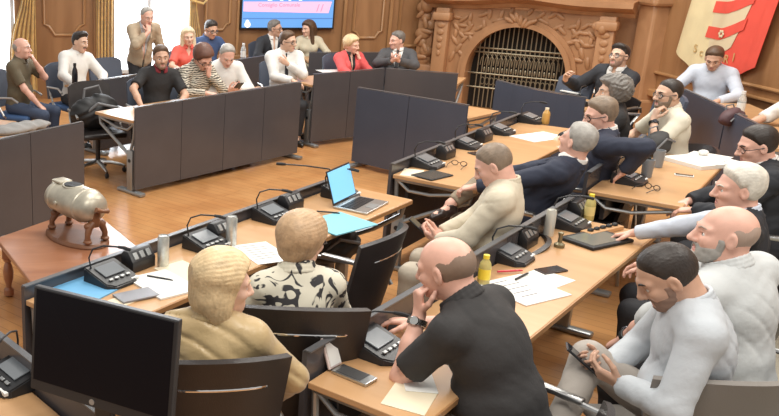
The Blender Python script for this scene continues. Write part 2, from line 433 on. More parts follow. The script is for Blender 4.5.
PEOPLE = {}
def person(key, label, face, heading, hp=None, at=None, stand=False, s=.94, q=1.0, fem=False, lean=0, side=0, twist=0, head=(0, 0, 0),
           L=(-.2, .40, .78), Rh=(.2, .40, .78), Lh=None, Rhh=None, elbL=(-1, -.3, -.5), elbR=(1, -.3, -.5), curlL=(25, 30, 20), curlR=(25, 30, 20),
           ankL=(-.11, .40, .09), ankR=(.11, .40, .09), kneeL=(-.2, .8, 1), kneeR=(.2, .8, 1), footL=None, footR=None, seat=.445,
           top=('shirt', None, 'long'), under=None, legs=None, shoes=None, hair=('short', 'brown'), beard=None, glasses=None, fat=0.0, watch=None, tie=None, collar=None, vopen=None, neckr=1.0, group=None, liftz=0.0, crease=1.0):
    sk = skin(face); g = (.93 if fem else 1.0)
    hipz = (.925 if stand else (seat + .095 * s) / s) + liftz
    Hp = np.array((0, 0, hipz))
    a = R(lean); ro = R(side)
    def updir(k): return nrm((math.sin(ro * k), math.sin(a * k) * math.cos(ro * k), math.cos(a * k) * math.cos(ro * k)))
    u0, u1, u2 = updir(.6), updir(1.0), updir(1.25)
    Wst = Hp + u0 * .17 * g; Ch = Wst + u1 * .19 * g; NBs = Ch + u2 * .185 * g
    tw = R(twist); rt = np.array((math.cos(tw), math.sin(tw), 0)); rt = nrm(rt - u2 * (rt @ u2)); fw = np.cross(u2, rt)
    rt0 = nrm(np.array((math.cos(tw * .5), math.sin(tw * .5), 0)))
    sw = .178 if not fem else .150
    SL = NBs - u2 * .058 - rt * sw + fw * .004; SR = NBs - u2 * .058 + rt * sw + fw * .004
    Mc = np.stack([rt, fw, u2], 1)
    r0 = nrm(rt0 - u1 * (rt0 @ u1)); M1 = np.stack([r0, np.cross(u1, r0), u1], 1)
    # head
    yaw, pit, rol = [R(x) for x in head]
    f0 = np.array((-math.sin(yaw), math.cos(yaw), 0)); up0 = np.array((0, 0, 1.0))
    hf = f0 * math.cos(pit) - up0 * math.sin(pit); hu = up0 * math.cos(pit) + f0 * math.sin(pit); hr = np.cross(hf, hu)
    hr, hu = hr * math.cos(rol) - hu * math.sin(rol), hu * math.cos(rol) + hr * math.sin(rol)
    Mh = np.stack([hr, hf, hu], 1); hs = 1.02 if fem else 1.055
    nd = nrm(u2 * .55 + hu * .45 + nrm(fw) * .18)
    C = NBs + nd * .080 - Mh @ np.array((0, -.028, -.055)) * hs
    def hl(p): return C + Mh @ (np.array(p, float) * hs)
    nbl = Mh.T @ (NBs - nd * .02 - C) / hs
    # arms
    ua, fa = .285 * g, .255 * g
    rz = R(heading - 90)
    Rz = np.array([[math.cos(rz), -math.sin(rz), 0], [math.sin(rz), math.cos(rz), 0], [0, 0, 1]])
    hc = Rz @ (C * s)
    if at is not None: org = np.array((at[0] - hc[0], at[1] - hc[1], 0)) if at[2] == 'head' else np.array((at[0], at[1], 0))
    else:
        w = G(hp[0], hp[1], hc[2]); org = np.array((w.x - hc[0], w.y - hc[1], 0))
    def tgt(t):
        if t[0] == 'head': return hl(t[1])
        if t[0] == 'on': return Rz.T @ (np.array(G(*t[1])) - org) / s       # a spot on a desk or lap, in the person's own frame
        return np.array(t, float)
    EL, WL = ik(SL, tgt(L), ua, fa, elbL); ER, WR = ik(SR, tgt(Rh), ua, fa, elbR)
    def ak(t): return Rz.T @ (np.array(G(*t[1])) - org) / s if t[0] == 'on' else t
    ankL, ankR = ak(ankL), ak(ankR)
    # legs
    th, sn = (.43 * g, .415 * g)
    HL = Hp + np.array((-.09, 0, -.01)); HR = Hp + np.array((.09, 0, -.01))
    KL, AL = ik(HL, ankL, th, sn, kneeL); KR, AR = ik(HR, ankR, th, sn, kneeR)
    P_all = []; Q_all = []; M_all = []; off = 0
    def addm(P, Q, mi):
        nonlocal off
        P_all.append(P); Q_all.append(Q + off); M_all.append(np.full(len(Q), mi) if np.isscalar(mi) else mi); off += len(P)
    # trunk + legs (skin), a little inside the clothes
    def torso(v, o, fatx=1.0):
        v.ell(Hp + u0 * .02, (.158 + o + fat * .3, .115 + o + fat * .3, .115 + o), M=M1, k=0)
        v.ell(Wst + np.cross(u1, r0) * (.01 + fat * .5), (.135 + o + fat * .8, .102 + o + fat, .150 + o), M=M1, k=.05)
        v.ell(Ch + u2 * .015 * g, ((.158 if not fem else .138) + o + fat * .3, .108 + o + fat * .3, .180 * g + o), M=Mc, k=.05)
        v.cone(SL + rt * .02, SR - rt * .02, .052 + o, .052 + o, k=.05)
        for S_ in (SL, SR): v.cone(NBs - u2 * .004, S_, .052 + o, .048 + o, k=.04)
        if fem:
            for sx in (-1, 1): v.ell(Ch + rt * sx * .068 + fw * .085 + u2 * .0, (.058 + o, .052 + o, .058 + o), M=Mc, k=.03)
    allp = np.array([Hp, NBs, SL, SR, KL, KR, AL, AR, HL, HR])
    hb = .011 * q if q < 1.5 else .018
    v = Vol(allp.min(0) - .24, allp.max(0) + .24, hb); torso(v, -.008)
    v.cone(HL, KL, .078, .056, k=.03); v.cone(HR, KR, .078, .056, k=.03)
    v.cone(KL, AL, .054, .038, k=.02); v.cone(KR, AR, .054, .038, k=.02)
    v.cone(NBs - u2 * .06, NBs + nd * .04, .066, .054, k=.03)
    ff = np.array((0, 1, 0)); fL = nrm(footL if footL is not None else (-.15, 1, 0)); fR = nrm(footR if footR is not None else (.15, 1, 0))
    for A_, f_ in ((AL, fL), (AR, fR)): v.cone(A_ + (0, 0, -.03), A_ + f_ * .14 + (0, 0, -.05), .032, .026, k=.02)
    P, Q = v.mesh(); addm(P, Q, 0)
    # arms and hands
    hq = .0045 if q < 1.2 else (.006 if q < 1.8 else .0075)
    res = {}
    for nm, S_, E_, W_, sd, hspec, cu in (('L', SL, EL, WL, -1, Lh, curlL), ('R', SR, ER, WR, 1, Rhh, curlR)):
        fd = nrm(W_ - E_)
        if hspec is None: d_ = nrm(fd * .8 + np.array((0, .3, -.1))); n_ = np.array((-sd * .25, 0, -1.0))
        else: d_, n_ = [Mh @ np.array(x, float) if (L if sd < 0 else Rh)[0] == 'head' else np.array(x, float) for x in hspec]
        pts = np.array([S_ * .6 + E_ * .4, E_, W_, W_ + nrm(d_) * .2])
        v = Vol(pts.min(0) - .07, pts.max(0) + .07, hq)
        v.cone(S_ * .6 + E_ * .4, E_, .045 * g, .038 * g, k=0); v.cone(E_, W_ * .5 + E_ * .5, .039 * g, .036 * g, k=.02); v.cone(E_ * .5 + W_ * .5, W_, .036 * g, .0255 * g, k=.02)
        pc = hand(v, W_, d_, n_, sd, cu, g); res[nm] = (pc, nrm(d_), nrm(n_))
        P, Q = v.mesh(); addm(P, Q, 0)
    # head
    hh = .0045 if q < 1.2 else (.006 if q < 1.8 else .0075)
    v = head_vol(hh, fem, nbl, neckr); P, Q = v.mesh()
    fc = P[Q].mean(1); lip = (np.abs(fc[:, 0]) < .022 - .9 * np.abs(fc[:, 2] + .0635)) & (fc[:, 2] > -.076) & (fc[:, 2] < -.052) & (fc[:, 1] > .07)
    addm(C + (P * hs) @ Mh.T, Q, np.where(lip, 1, 0))
    for sx in (-1, 1):
        t = bmesh.new(); bmesh.ops.create_uvsphere(t, u_segments=14, v_segments=10, radius=.0125)
        tp, tq = bm_np(t); mi = []
        f2 = []
        for f in t.faces:
            idx = [w.index for w in f.verts]
            if len(idx) == 3: idx = idx + [idx[2]]
            f2.append(idx); c = f.calc_center_median(); mi.append(3 if (c.y > .0095) else 2)
        t.free()
        f2 = np.array(f2); keep = np.array([len(set(r)) == 4 for r in f2])
        addm(C + ((tp + np.array((sx * .031, .0715, .003))) * hs) @ Mh.T, f2[keep], np.array(mi)[keep])
    bh = HAIR[hair[1]] if hair else HAIR['grey']
    for sx in (-1, 1):
        t = bmesh.new(); tube(t, [(sx * .014, .0945, .026), (sx * .030, .0905, .033), (sx * .050, .074, .028)], [.004, .0045, .003], 6, caps=False)
        tp, tq = bm_np(t); t.free(); addm(C + (tp * hs) @ Mh.T, np.array([x for x in tq if x]), 4)
    P = np.concatenate(P_all); Q = np.concatenate(Q_all); MI = np.concatenate(M_all)
    me = npmesh('person', P * s, Q, [sk, LIP, EYW, EYI, bh], MI)
    o = bpy.data.objects.new('person', me); COL.objects.link(o); tag(o, label, 'person', group)
    o.location = org; o.rotation_euler = (0, 0, rz)
    def child(name, P, Q, m, label=None):
        me = npmesh(name, np.asarray(P) * s, Q, [m]); c = bpy.data.objects.new(name, me); COL.objects.link(c); c.parent = o
        if label: c['label'] = label
        return c
    # clothes
    kind, tm, slv = top
    hc_ = .0095 if q < 1.2 else .014
    jac = kind == 'jacket'
    def garment(name, o_, sleeves, m, V_cut=None, hem=.09, amp=.004, loose=0.0):
        o_ += loose
        ps = np.array([Hp, NBs, SL, SR, EL, ER, WL, WR]) if sleeves else np.array([Hp, NBs, SL, SR])
        v = Vol(ps.min(0) - .25, ps.max(0) + .25, hc_); torso(v, o_)
        # hem
        X, Y, Z = v.grid(); dd = (X - Hp[0]) * u0[0] + (Y - Hp[1]) * u0[1] + (Z - Hp[2]) * u0[2]
        v.D = np.maximum(v.D, -(dd + hem)).astype(np.float32)
        ex = o_ - .004
        for S_, E_, W_ in ((SL, EL, WL), (SR, ER, WR)):
            if sleeves == 'long':
                v.cone(S_, E_, .054 * g + ex, .046 * g + ex, k=.03); v.cone(E_, E_ * .06 + W_ * .94, .046 * g + ex, .032 * g + ex, k=.02, cut1=True)
            elif sleeves == 'short': v.cone(S_, S_ * .2 + E_ * .8, .056 * g + ex, .056 * g + ex, k=.03, cut1=True)
            elif sleeves == 'half': v.cone(S_, E_, .055 * g + ex, .047 * g + ex, k=.03); v.cone(E_, E_ * .75 + W_ * .25, .046 * g + ex, .042 * g + ex, k=.02, cut1=True)
        X, Y, Z = v.grid(); ph = len(label) * 1.3
        if amp: v.D += (amp * np.sin(34 * X + 5 * np.sin(14 * Z + ph) + 3 * np.sin(19 * Y)) * np.sin(29 * Z + 6 * np.sin(13 * X + ph) + 11 * Y)).astype(np.float32)
        if amp and q < 1.9:      # creases of the cloth
            g1 = np.abs(np.sin(11 * X + 15 * Z + 2.8 * np.sin(9 * Y + ph) + 2.4 * np.sin(7 * Z + 5 * X)))
            gate = np.clip(1.8 * np.sin(9 * X + 2 * ph + 3 * np.sin(5 * Z)) * np.sin(8 * Z + ph + 6 * Y), 0, 1)
            v.D += (.0055 * np.clip(1 - 2.0 * g1, 0, 1) ** 1.5 * (gate if crease <= 1 else .35 + gate) * crease).astype(np.float32)
        x, y, z = X - NBs[0], Y - NBs[1], Z - NBs[2]
        lx = x * rt[0] + y * rt[1] + z * rt[2]; ly = x * fw[0] + y * fw[1] + z * fw[2]; lz = x * u2[0] + y * u2[1] + z * u2[2]
        rad = np.sqrt(lx ** 2 + (ly - .012) ** 2)
        v.D = np.where(lz > -.06, np.maximum(v.D, .062 * neckr - rad), v.D).astype(np.float32)   # neck hole
        if V_cut:
            w_, dep = V_cut; wd = np.clip(w_ * (1 + lz / dep), .0 if not jac else .012, w_)
            if jac: wd = np.where(lz < -dep, .010, wd)
            cut = np.maximum.reduce(np.broadcast_arrays(np.abs(lx) - wd, -ly + .0, (-lz - dep) if not jac else -np.ones_like(lz)))
            v.D = np.maximum(v.D, -cut).astype(np.float32)
        P, Q = v.mesh(); return child(name, P, Q, m)
    if jac:
        garment('shirt', .008 if slv else .016, None if slv else 'long', under or mat('white_cloth', (.72, .72, .70), .8), V_cut=(.03, .07), hem=.05, amp=.002)
        garment('jacket' if slv else 'waistcoat', .024, slv, tm, V_cut=vopen or (.075, .36), hem=.16, amp=.004)
    else:
        garment('shirt' if kind not in ('blouse', 'polo') else ('blouse' if kind == 'blouse' else 'polo_shirt'), .013 if not fem else .012, slv, tm, V_cut=vopen, hem=.10, amp=.0014, loose=.008 if kind == 'shirt' else 0)
    # collar: a standing band around the neck, open at the front
    if kind != 'tee':
        cm = collar or (under or mat('white_cloth', (.72, .72, .70), .8) if jac else tm)
        def ringpts(rad, hz, op, fwd=.014):
            out = []
            for i in range(21):
                an = R(90 + op) + (2 * math.pi - 2 * R(op)) * i / 20
                out.append(NBs + rt * math.cos(an) * rad + fw * (math.sin(an) * rad * 1.0 + fwd) + u2 * (hz - .020 * math.sin(an)))
            return out
        v = Vol(NBs - .14, NBs + .14, .006 if q < 1.2 else .009)
        for (rad, hz, th_) in ((.080 * neckr, .008, .012), (.076 * neckr, .026, .0105), (.072 * neckr, .044, .008)):
            pp = ringpts(rad, hz, 20)
            for A_, B_ in zip(pp, pp[1:]): v.cone(A_, B_, th_, th_, k=.006)
        P, Q = v.mesh(); child('collar', P, Q, cm)
        if jac:
            v = Vol(NBs - .3, NBs + .2, .008 if q < 1.2 else .011)
            pp = ringpts(.088 * neckr, -.012, 62, .006)
            for A_, B_ in zip(pp, pp[1:]): v.cone(A_, B_, .013, .013, k=.008)
            for sx, e in ((1, pp[-1]), (-1, pp[0])):
                b = NBs - u2 * .30 + fw * (.135 + fat * .8) + rt * (.02 if e is pp[-1] else -.02)
                mid = NBs - u2 * .13 + fw * (.125 + fat * .3) + rt * (.072 if (e - NBs) @ rt > 0 else -.072)
                b = NBs - u2 * .30 + fw * (.140 + fat * .8) + rt * (.016 if (e - NBs) @ rt > 0 else -.016)
                v.cone(e, mid, .013, .016, k=.01); v.cone(mid, b, .016, .006, k=.01)
            P, Q = v.mesh(); child('lapel', P, Q, tm)
    if tie:
        v = Vol(NBs - .45, NBs + .2, .006 if q < 1.2 else .009)
        A_ = NBs + fw * .088 - u2 * .012; v.ell(A_, (.017, .014, .018), M=Mc, k=0)
        B_ = Ch + fw * (.126 + fat * .3) + u2 * .03; E2 = Wst + np.cross(u1, r0) * (.128 + fat * 1.5) - u1 * .02
        for sx in (-1, -.33, .33, 1):
            v.cone(A_, B_ + rt * .014 * sx, .008, .008, k=.006); v.cone(B_ + rt * .014 * sx, E2 + rt * .022 * sx, .008, .008, k=.006)
        P, Q = v.mesh(); child('necktie', P, Q, tie)
    # trousers
    lm = legs or mat('trousers_dark', (.03, .032, .04), .8)
    v = Vol(allp.min(0) - .2, allp.max(0) + .2, hc_)
    v.ell(Hp + u0 * .005, (.168 + fat * .3, .124 + fat * .3, .115), M=M1, k=0)
    v.cone(HL, KL, .092, .068, k=.04); v.cone(HR, KR, .092, .068, k=.04)
    v.cone(KL, AL * .93 + KL * .07, .068, .052, k=.03, cut1=True); v.cone(KR, AR * .93 + KR * .07, .068, .052, k=.03, cut1=True)
    X, Y, Z = v.grid(); dd = (X - Hp[0]) * u0[0] + (Y - Hp[1]) * u0[1] + (Z - Hp[2]) * u0[2]
    rr_ = np.sqrt((X - Hp[0]) ** 2 + (Y - Hp[1]) ** 2 + (Z - Hp[2]) ** 2); v.D = np.where((rr_ < .27) & (Y < .16), np.maximum(v.D, dd - .10), v.D).astype(np.float32)
    v.D += (.004 * np.sin(30 * Y + 4 * np.sin(20 * X)) * np.sin(26 * X + 9 * Z)).astype(np.float32)
    P, Q = v.mesh(); child('trousers', P, Q, lm)
    shm = shoes or mat('shoe_black', (.02, .018, .016), .35)
    for A_, f_ in ((AL, fL), (AR, fR)):
        u_ = np.array((0, 0, 1.0)); u_ = nrm(u_ - f_ * (u_ @ f_)); base = A_ - u_ * .055
        v = Vol(A_ - .28, A_ + .28, .009 if q < 1.2 else .014)
        v.cone(base - f_ * .035, base + f_ * .10, .036, .038, k=0); v.cone(base + f_ * .10, base + f_ * .175 - u_ * .006, .038, .026, k=.02)
        v.cone(base, A_ + u_ * .01, .040, .042, k=.02, cut1=True)
        X, Y, Z = v.grid(); dd = (X - base[0]) * u_[0] + (Y - base[1]) * u_[1] + (Z - base[2]) * u_[2]
        v.D = np.maximum(v.D, -(dd + .032)).astype(np.float32)
        P, Q = v.mesh(); child('shoe', P, Q, shm)
    # hair, beard, glasses, watch
    if hair and hair[0] != 'bald':
        v = hair_vol(hair[0], .0055 if q < 1.2 else .008, fem); P, Q = v.mesh(); child('hair', C + (P * hs) @ Mh.T, Q, HAIR[hair[1]])
    if beard:
        v = beard_vol(beard[0], .0045 if q < 1.2 else .006, fem); P, Q = v.mesh(); child('moustache' if beard[0] == 'moustache' else 'beard', C + (P * hs) @ Mh.T, Q, HAIR[beard[1]])
    if glasses:
        bm = NB(); rr = .0024 if q < 1.2 else .0032
        for sx in (-1, 1):
            pts = [(sx * (.031 + .024 * math.cos(t) * (1 if abs(math.cos(t)) < .8 else .95)), .097 - .010 * abs(math.cos(t)) - .004, .002 + .018 * math.sin(t)) for t in np.linspace(0, 2 * math.pi, 17)[:-1]]
            tube(bm, pts, rr, 6, closed=True)
            tube(bm, [(sx * .055, .086, .006), (sx * .080, .060, .008), (sx * .085, -.010, .010), (sx * .082, -.03, -.004)], rr, 6)
        tube(bm, [(-.010, .101, .004), (0, .106, .007), (.010, .101, .004)], rr, 6)
        Mx = Matrix([[*(Mh[0] * hs), C[0]], [*(Mh[1] * hs), C[1]], [*(Mh[2] * hs), C[2]], [0, 0, 0, 1]])
        bmesh.ops.transform(bm, matrix=Matrix.Scale(s, 4) @ Mx, verts=bm.verts[:]); go = obj('glasses', bm, glasses, o, True)
        bm = NB()
        for sx in (-1, 1):
            t = [(sx * (.031 + .023 * math.cos(a_)), .092, .002 + .017 * math.sin(a_)) for a_ in np.linspace(0, 2 * math.pi, 17)[:-1]]
            f1 = [bm.verts.new(p) for p in t]; bm.faces.new(f1)
        bmesh.ops.transform(bm, matrix=Matrix.Scale(s, 4) @ Mx, verts=bm.verts[:]); obj('lens', bm, mat('lens_glass', (.9, .95, .95), .03, alpha=.14), go)
    if watch:
        sd, wm = watch; E_, W_ = (EL, WL) if sd == 'L' else (ER, WR)
        d_ = nrm(W_ - E_); c_ = W_ - d_ * .035; a_ = nrm(np.cross(d_, (0, .3, 1))); b_ = np.cross(d_, a_); bm = NB()
        for k_ in (-.009, -.003, .003, .009):
            tube(bm, [V((c_ + d_ * k_ + (a_ * math.cos(t) + b_ * math.sin(t)) * .034 * g) * s) for t in np.linspace(0, 2 * math.pi, 19)[:-1]], .0045 * s, 6, closed=True)
        wo = obj('watch', bm, wm, o, True)
        bm = NB(); M_ = Matrix([[*d_], [*a_], [*b_]]).transposed()
        wu = nrm(np.array((0, 0, 1.0)) - d_ * d_[2]); ay = np.cross(wu, d_); M_ = Matrix(np.stack([d_, ay, wu], 1).tolist())
        lathe(bm, [(.017 * s, 0), (.019 * s, .004 * s), (.016 * s, .009 * s)], 16, Matrix.Translation(V((c_ + wu * .033 * g) * s)) @ M_.to_4x4()); obj('watch_face', bm, wm if wm.name == 'steel_watch' else mat('watch_glass', (.05, .05, .06), .1), wo, True)
    T = Matrix.Translation(V(org)) @ Matrix.Rotation(rz, 4, 'Z')
    info = dict(o=o, org=V(org), rz=rz, heading=heading, headz=hc[2], headw=V(org + hc), L=T @ V(res['L'][0] * s), R=T @ V(res['R'][0] * s), T=T,
                Ld=T.to_3x3() @ V(res['L'][1]), Rd=T.to_3x3() @ V(res['R'][1]), Ln=T.to_3x3() @ V(res['L'][2]), Rn=T.to_3x3() @ V(res['R'][2]))
    for nm in ('EL', 'ER', 'WL', 'WR', 'KL', 'KR', 'NBs', 'SL', 'SR'): info[nm] = T @ V(locals()[nm] * s)
    PEOPLE[key] = info
    return info
# ------------------------------------------------------------------ materials of the place
PANEL = mat('panel_laminate', (.078, .073, .078), .24, var=.06, vscale=3)
NAVY = mat('navy_laminate', (.066, .076, .106), .28, var=.06, vscale=3)
DESKW = wood('desk_veneer', (.50, .28, .13), (.60, .355, .175), (3, .6, 3), .32, coat=.1)
DESKE = wood('desk_edge', (.34, .17, .07), (.42, .22, .09), (3, .6, 3), .4)
FLOORW = wood('floor_boards', (.47, .215, .075), (.60, .31, .12), (1.2, 1.2, 1), .30, planks=(1.1, .09, R(45)), coat=.15)
WALLW = wood('wall_oak', (.26, .128, .053), (.38, .20, .09), (2.2, 2.2, .35), .38, coat=.1)
WALLD = wood('wall_oak_moulding', (.32, .165, .07), (.46, .25, .11), (2.2, 2.2, .5), .35, coat=.1)
MANTW = wood('mantel_oak', (.37, .19, .09), (.50, .27, .135), (2, 2, .8), .42)
ANTW = wood('antique_wood', (.30, .12, .06), (.44, .20, .105), (1, 4, 4), .30, coat=.3)
CARVW = wood('carved_brown_wood', (.16, .065, .03), (.26, .11, .05), (3, 3, 6), .42)
STEEL = mat('brushed_steel', (.56, .56, .55), .32, 1.0); CHROME = mat('chrome', (.75, .75, .75), .12, 1.0)
GREYM = mat('grey_metal', (.36, .37, .37), .38, .7); BLK = mat('black_plastic', (.018, .018, .02), .38); BLKM = mat('black_matte', (.012, .012, .013), .6)
LEATH = mat('dark_leather', (.028, .022, .021), .42, bump=.15, bscale=180, var=.15)
GREYF = mat('grey_upholstery', (.22, .20, .18), .75, bump=.2, bscale=200); BLUEF = mat('blue_upholstery', (.045, .10, .23), .7, bump=.2, bscale=200)
NAVYF = mat('navy_upholstery', (.075, .090, .125), .55, bump=.15, bscale=200)
PAPER = mat('white_paper', (.80, .79, .75), .7); CREAMP = mat('cream_paper', (.78, .68, .50), .7); INK = mat('printed_ink', (.10, .10, .11), .7)
BLUEP = mat('blue_card', (.16, .42, .68), .5); TEALP = mat('teal_card', (.22, .55, .66), .5)
GOLDC = mat('gold_curtain', (.66, .44, .15), .6, sheen=.4, bump=.3, bscale=25, var=.2, vscale=14)
SILV = mat('old_pewter', (.50, .46, .37), .40, .5, var=.25, vscale=9)
YEL = mat('yellow_cap', (.80, .62, .05), .4); JUICE = mat('pale_juice', (.70, .60, .22), .25, trans=.3); CLEARP = mat('clear_bottle', (.80, .84, .84), .12, trans=.6)
CAN = mat('aluminium_can', (.60, .62, .60), .30, .6, var=.2, vscale=30); LABELW = mat('white_label', (.75, .75, .72), .5)

# ------------------------------------------------------------------ room shell
bm = NB(); box(bm, (3, 6, -.05), (16, 20, .1)); struct('floor', bm, FLOORW)
bm = NB(); prism(bm, [(1.2, 1.0), (1.3, 2.3), (6.75, 8.0), (6.84, 8.0), (6.84, 1.0)], 0, .006)
o = struct('floor_carpet', bm, mat('beige_carpet', (.36, .33, .26), .9, bump=.3, bscale=300, var=.08, vscale=20)); o.name = 'floor_aisle'
YW = 13.32; XR = 6.85
FA = V((4.62, YW, 0)); FB = V((XR, 11.35, 0))                   # the chimney wall runs from FA to FB
bm = NB(); box(bm, (1.2, YW + .1, 2.3), (7.6, .2, 4.6)); struct('wall_back', bm, WALLW)
bm = NB(); box(bm, (XR + .1, 6.4, 2.3), (.2, 10.4, 4.6)); struct('wall_right', bm, WALLW)
fd = (FB - FA).normalized(); frz = math.atan2(fd.y, fd.x); flen = (FB - FA).length
def frame_M(): return Matrix.Translation(FA) @ Matrix.Rotation(frz, 4, 'Z')   # local x along the wall, -y into the room
bm = NB(); box(bm, (flen / 2, .12, 2.3), (flen + .2, .2, 4.6)); bmesh.ops.transform(bm, matrix=frame_M(), verts=bm.verts[:]); struct('wall_chimney', bm, MANTW)
# wainscot ledges
bm = NB(); box(bm, (2.9, YW - .03, .62), (3.4, .07, .09), bev=.012); box(bm, (2.9, YW - .02, .09), (3.4, .05, .18), bev=.01); struct('baseboard_back', bm, WALLD)
bm = NB(); box(bm, (XR - .04, 7.5, .50), (.09, 7.6, .09), bev=.015); box(bm, (XR - .03, 7.5, .10), (.06, 7.6, .20), bev=.01); box(bm, (XR - .025, 7.5, .75), (.05, 7.6, .03), bev=.008); struct('baseboard_right', bm, WALLD)
# raised panel mouldings on the oak wall
def moulding(n, x0, x1, z0, z1, notch=.10, y=YW, r=.022):
    bm = NB(); c = notch
    pts = [(x0, y - .012, z1), (x0, y - .012, z0 + c), (x0 + c * .45, y - .012, z0 + c * .8), (x0 + c, y - .012, z0), (x1 - c, y - .012, z0), (x1 - c * .45, y - .012, z0 + c * .8), (x1, y - .012, z0 + c), (x1, y - .012, z1)]
    tube(bm, pts, r, 8, closed=True); struct('trim_%d' % n, bm, WALLD, True)
moulding(1, 3.62, 4.05, .92, 3.4); moulding(2, 4.3, 4.72, .80, 3.4)
moulding(3, 1.42, 1.78, 1.04, 3.4); moulding(4, -.98, -.38, .96, 3.5, .16)
bm = NB()
for x, w in ((3.48, .05), (4.16, .05), (1.90, .04), (-1.16, .05), (-.22, .05)): box(bm, (x, YW - .02, 2.3), (w, .05, 4.6), bev=.01)
struct('trim_5', bm, WALLD)
bm = NB(); r0 = R(0)
pts = [(XR - .012, y, z) for y, z in ((8.0, 3.2), (8.0, .98), (8.14, .94), (8.2, .86), (9.5, .86), (9.56, .94), (9.7, .98), (9.7, 3.2))]
tube(bm, pts, .022, 8, closed=True)
pts = [(XR - .012, y, z) for y, z in ((6.0, 3.2), (6.0, .98), (6.14, .94), (6.2, .86), (7.5, .86), (7.56, .94), (7.7, .98), (7.7, 3.2))]
tube(bm, pts, .022, 8, closed=True); struct('trim_6', bm, WALLD, True)
# windows: bright panes with sheer curtain light
WIN = mat('window_daylight', (.9, .93, .96), .6, emit=(.86, .93, 1.0), estr=2.2)
FRW = mat('window_frame_white', (.72, .74, .76), .5)
for n, (x0, x1) in enumerate(((-.08, 1.24), (-2.5, -1.42))):
    bm = NB(); box(bm, ((x0 + x1) / 2, YW - .01, 2.1), (x1 - x0, .02, 3.4)); struct('window_%d' % (n + 1), bm, WIN)
    bm = NB()
    for x in (x0 + .03, (x0 + x1) / 2, x1 - .03): box(bm, (x, YW - .035, 2.1), (.05, .04, 3.4), bev=.006)
    box(bm, ((x0 + x1) / 2, YW - .03, .42), (x1 - x0 + .1, .08, .06), bev=.008); struct('trim_%d' % (7 + n), bm, FRW)
# curtains
def curtain(x0, x1, ztop, tie, label, flip=1):
    bm = NB(); n = 44
    def f(u, v):
        z = .12 + (ztop - .12) * v
        g = 1.0 if tie is None else 1 - .52 * math.exp(-((z - tie) / .45) ** 2)
        xc = x0 if flip > 0 else x1; x = xc + (x0 + (x1 - x0) * u - xc) * g
        return (x, YW - .12 + .045 * math.sin(u * 34 + .7 * math.sin(z * 2)) * (.5 + .5 * g), z)
    slab(bm, f, n, 24, .008); o = obj('curtain', bm, GOLDC, None, True, 80)
    tag(o, label, 'curtain', 'gold curtains')
    if tie:
        t = NB(); xm = x0 + (x1 - x0) * .25 if flip > 0 else x1 - (x1 - x0) * .25
        tube(t, [(x0 - .01 if flip > 0 else x1 + .01, YW - .06, tie + .10), (xm - .05 * flip, YW - .19, tie + .03), (xm + .14 * flip, YW - .19, tie - .02), (xm + .2 * flip, YW - .06, tie + .02)], .018, 8); obj('tie_back', t, GOLDC, o, True)
curtain(-1.50, -1.10, 3.8, 1.55, 'gold curtain tied back at the far left edge of the oak panel', -1)
curtain(-.20, .06, 3.8, None, 'gold curtain hanging between the oak panel and the bright window', 1)
curtain(1.17, 1.38, 3.8, 1.45, 'gold curtain hanging right of the bright window near the screen', 1)

# ------------------------------------------------------------------ screen on the back wall
t = thing('wall_screen', 'large flat screen with blue and pink slide on the oak wall', 'screen', (2.62, YW, 1.05))
W_, H_ = 1.39, .80
bm = NB(); box(bm, (0, -.045, H_ / 2), (W_, .06, H_), bev=.008); obj('bezel', bm, BLK, t)
bm = NB(); box(bm, (0, -.0765, H_ / 2), (W_ - .05, .003, H_ - .05)); sc = obj('display', bm, mat('screen_blue', (.04, .12, .3), .3, emit=(.16, .38, .75), estr=.9), t); sc['label'] = 'lit blue display'
bm = NB(); prism(bm, [(-.655, .26), (.60, .235), (.64, .40), (-.655, .40)], 0, .002, Matrix.Translation((0, -.079, 0)) @ Matrix.Rotation(R(90), 4, 'X')); obj('pink_band', bm, mat('screen_pink', (.5, .25, .35), .3, emit=(.95, .50, .68), estr=.85), t)
bm = NB(); prism(bm, [(-.655, .150), (.665, .150), (.665, .165), (-.655, .165)], 0, .002, Matrix.Translation((0, -.079, 0)) @ Matrix.Rotation(R(90), 4, 'X')); obj('slide_line', bm, mat('screen_dark', (.05, .1, .3), .3, emit=(.08, .22, .55), estr=.8), t)
bm = NB(); lathe(bm, [(.045, 0), (.045, .003)], 16, Matrix.Translation((-.585, -.078, .07)) @ Matrix.Rotation(R(90), 4, 'X')); lathe(bm, [(.025, 0), (.025, .003)], 16, Matrix.Translation((-.59, -.078, .115)) @ Matrix.Rotation(R(90), 4, 'X')); obj('slide_emblem', bm, mat('screen_white', (.8, .8, .8), .3, emit=(.95, .97, 1), estr=.85), t)
def text(s, name, size, M, m, parent=None, ext=.0015, bold=0.0):
    cu = bpy.data.curves.new(name, 'FONT'); cu.body = s; cu.size = size; cu.align_x = 'CENTER'; cu.extrude = ext; cu.offset = bold
    o = bpy.data.objects.new(name, cu); COL.objects.link(o); dg = bpy.context.evaluated_depsgraph_get()
    me = bpy.data.meshes.new_from_object(o.evaluated_get(dg)); bpy.data.objects.remove(o); bpy.data.curves.remove(cu)
    me.transform(M); me.materials.clear(); me.materials.append(m)
    o = bpy.data.objects.new(name, me); COL.objects.link(o); o.parent = parent; return o
UP = Matrix.Rotation(R(90), 4, 'X')
text('01:46', 'timer_digits', .34, Matrix.Translation((.02, -.081, .425)) @ UP, MATS['screen_white'], t, bold=.008)
for wd, dx in (('Consiglio', -.30), ('Comunale', .02)): text(wd, 'slide_text', .075, Matrix.Translation((dx, -.083, .33)) @ UP, mat('screen_magenta', (.4, .1, .2), .3, emit=(.75, .28, .45), estr=.7), t)
for dx in (.44, .50): text('/', 'slide_slash', .15, Matrix.Translation((dx, -.083, .26)) @ UP, MATS['screen_magenta'], t)
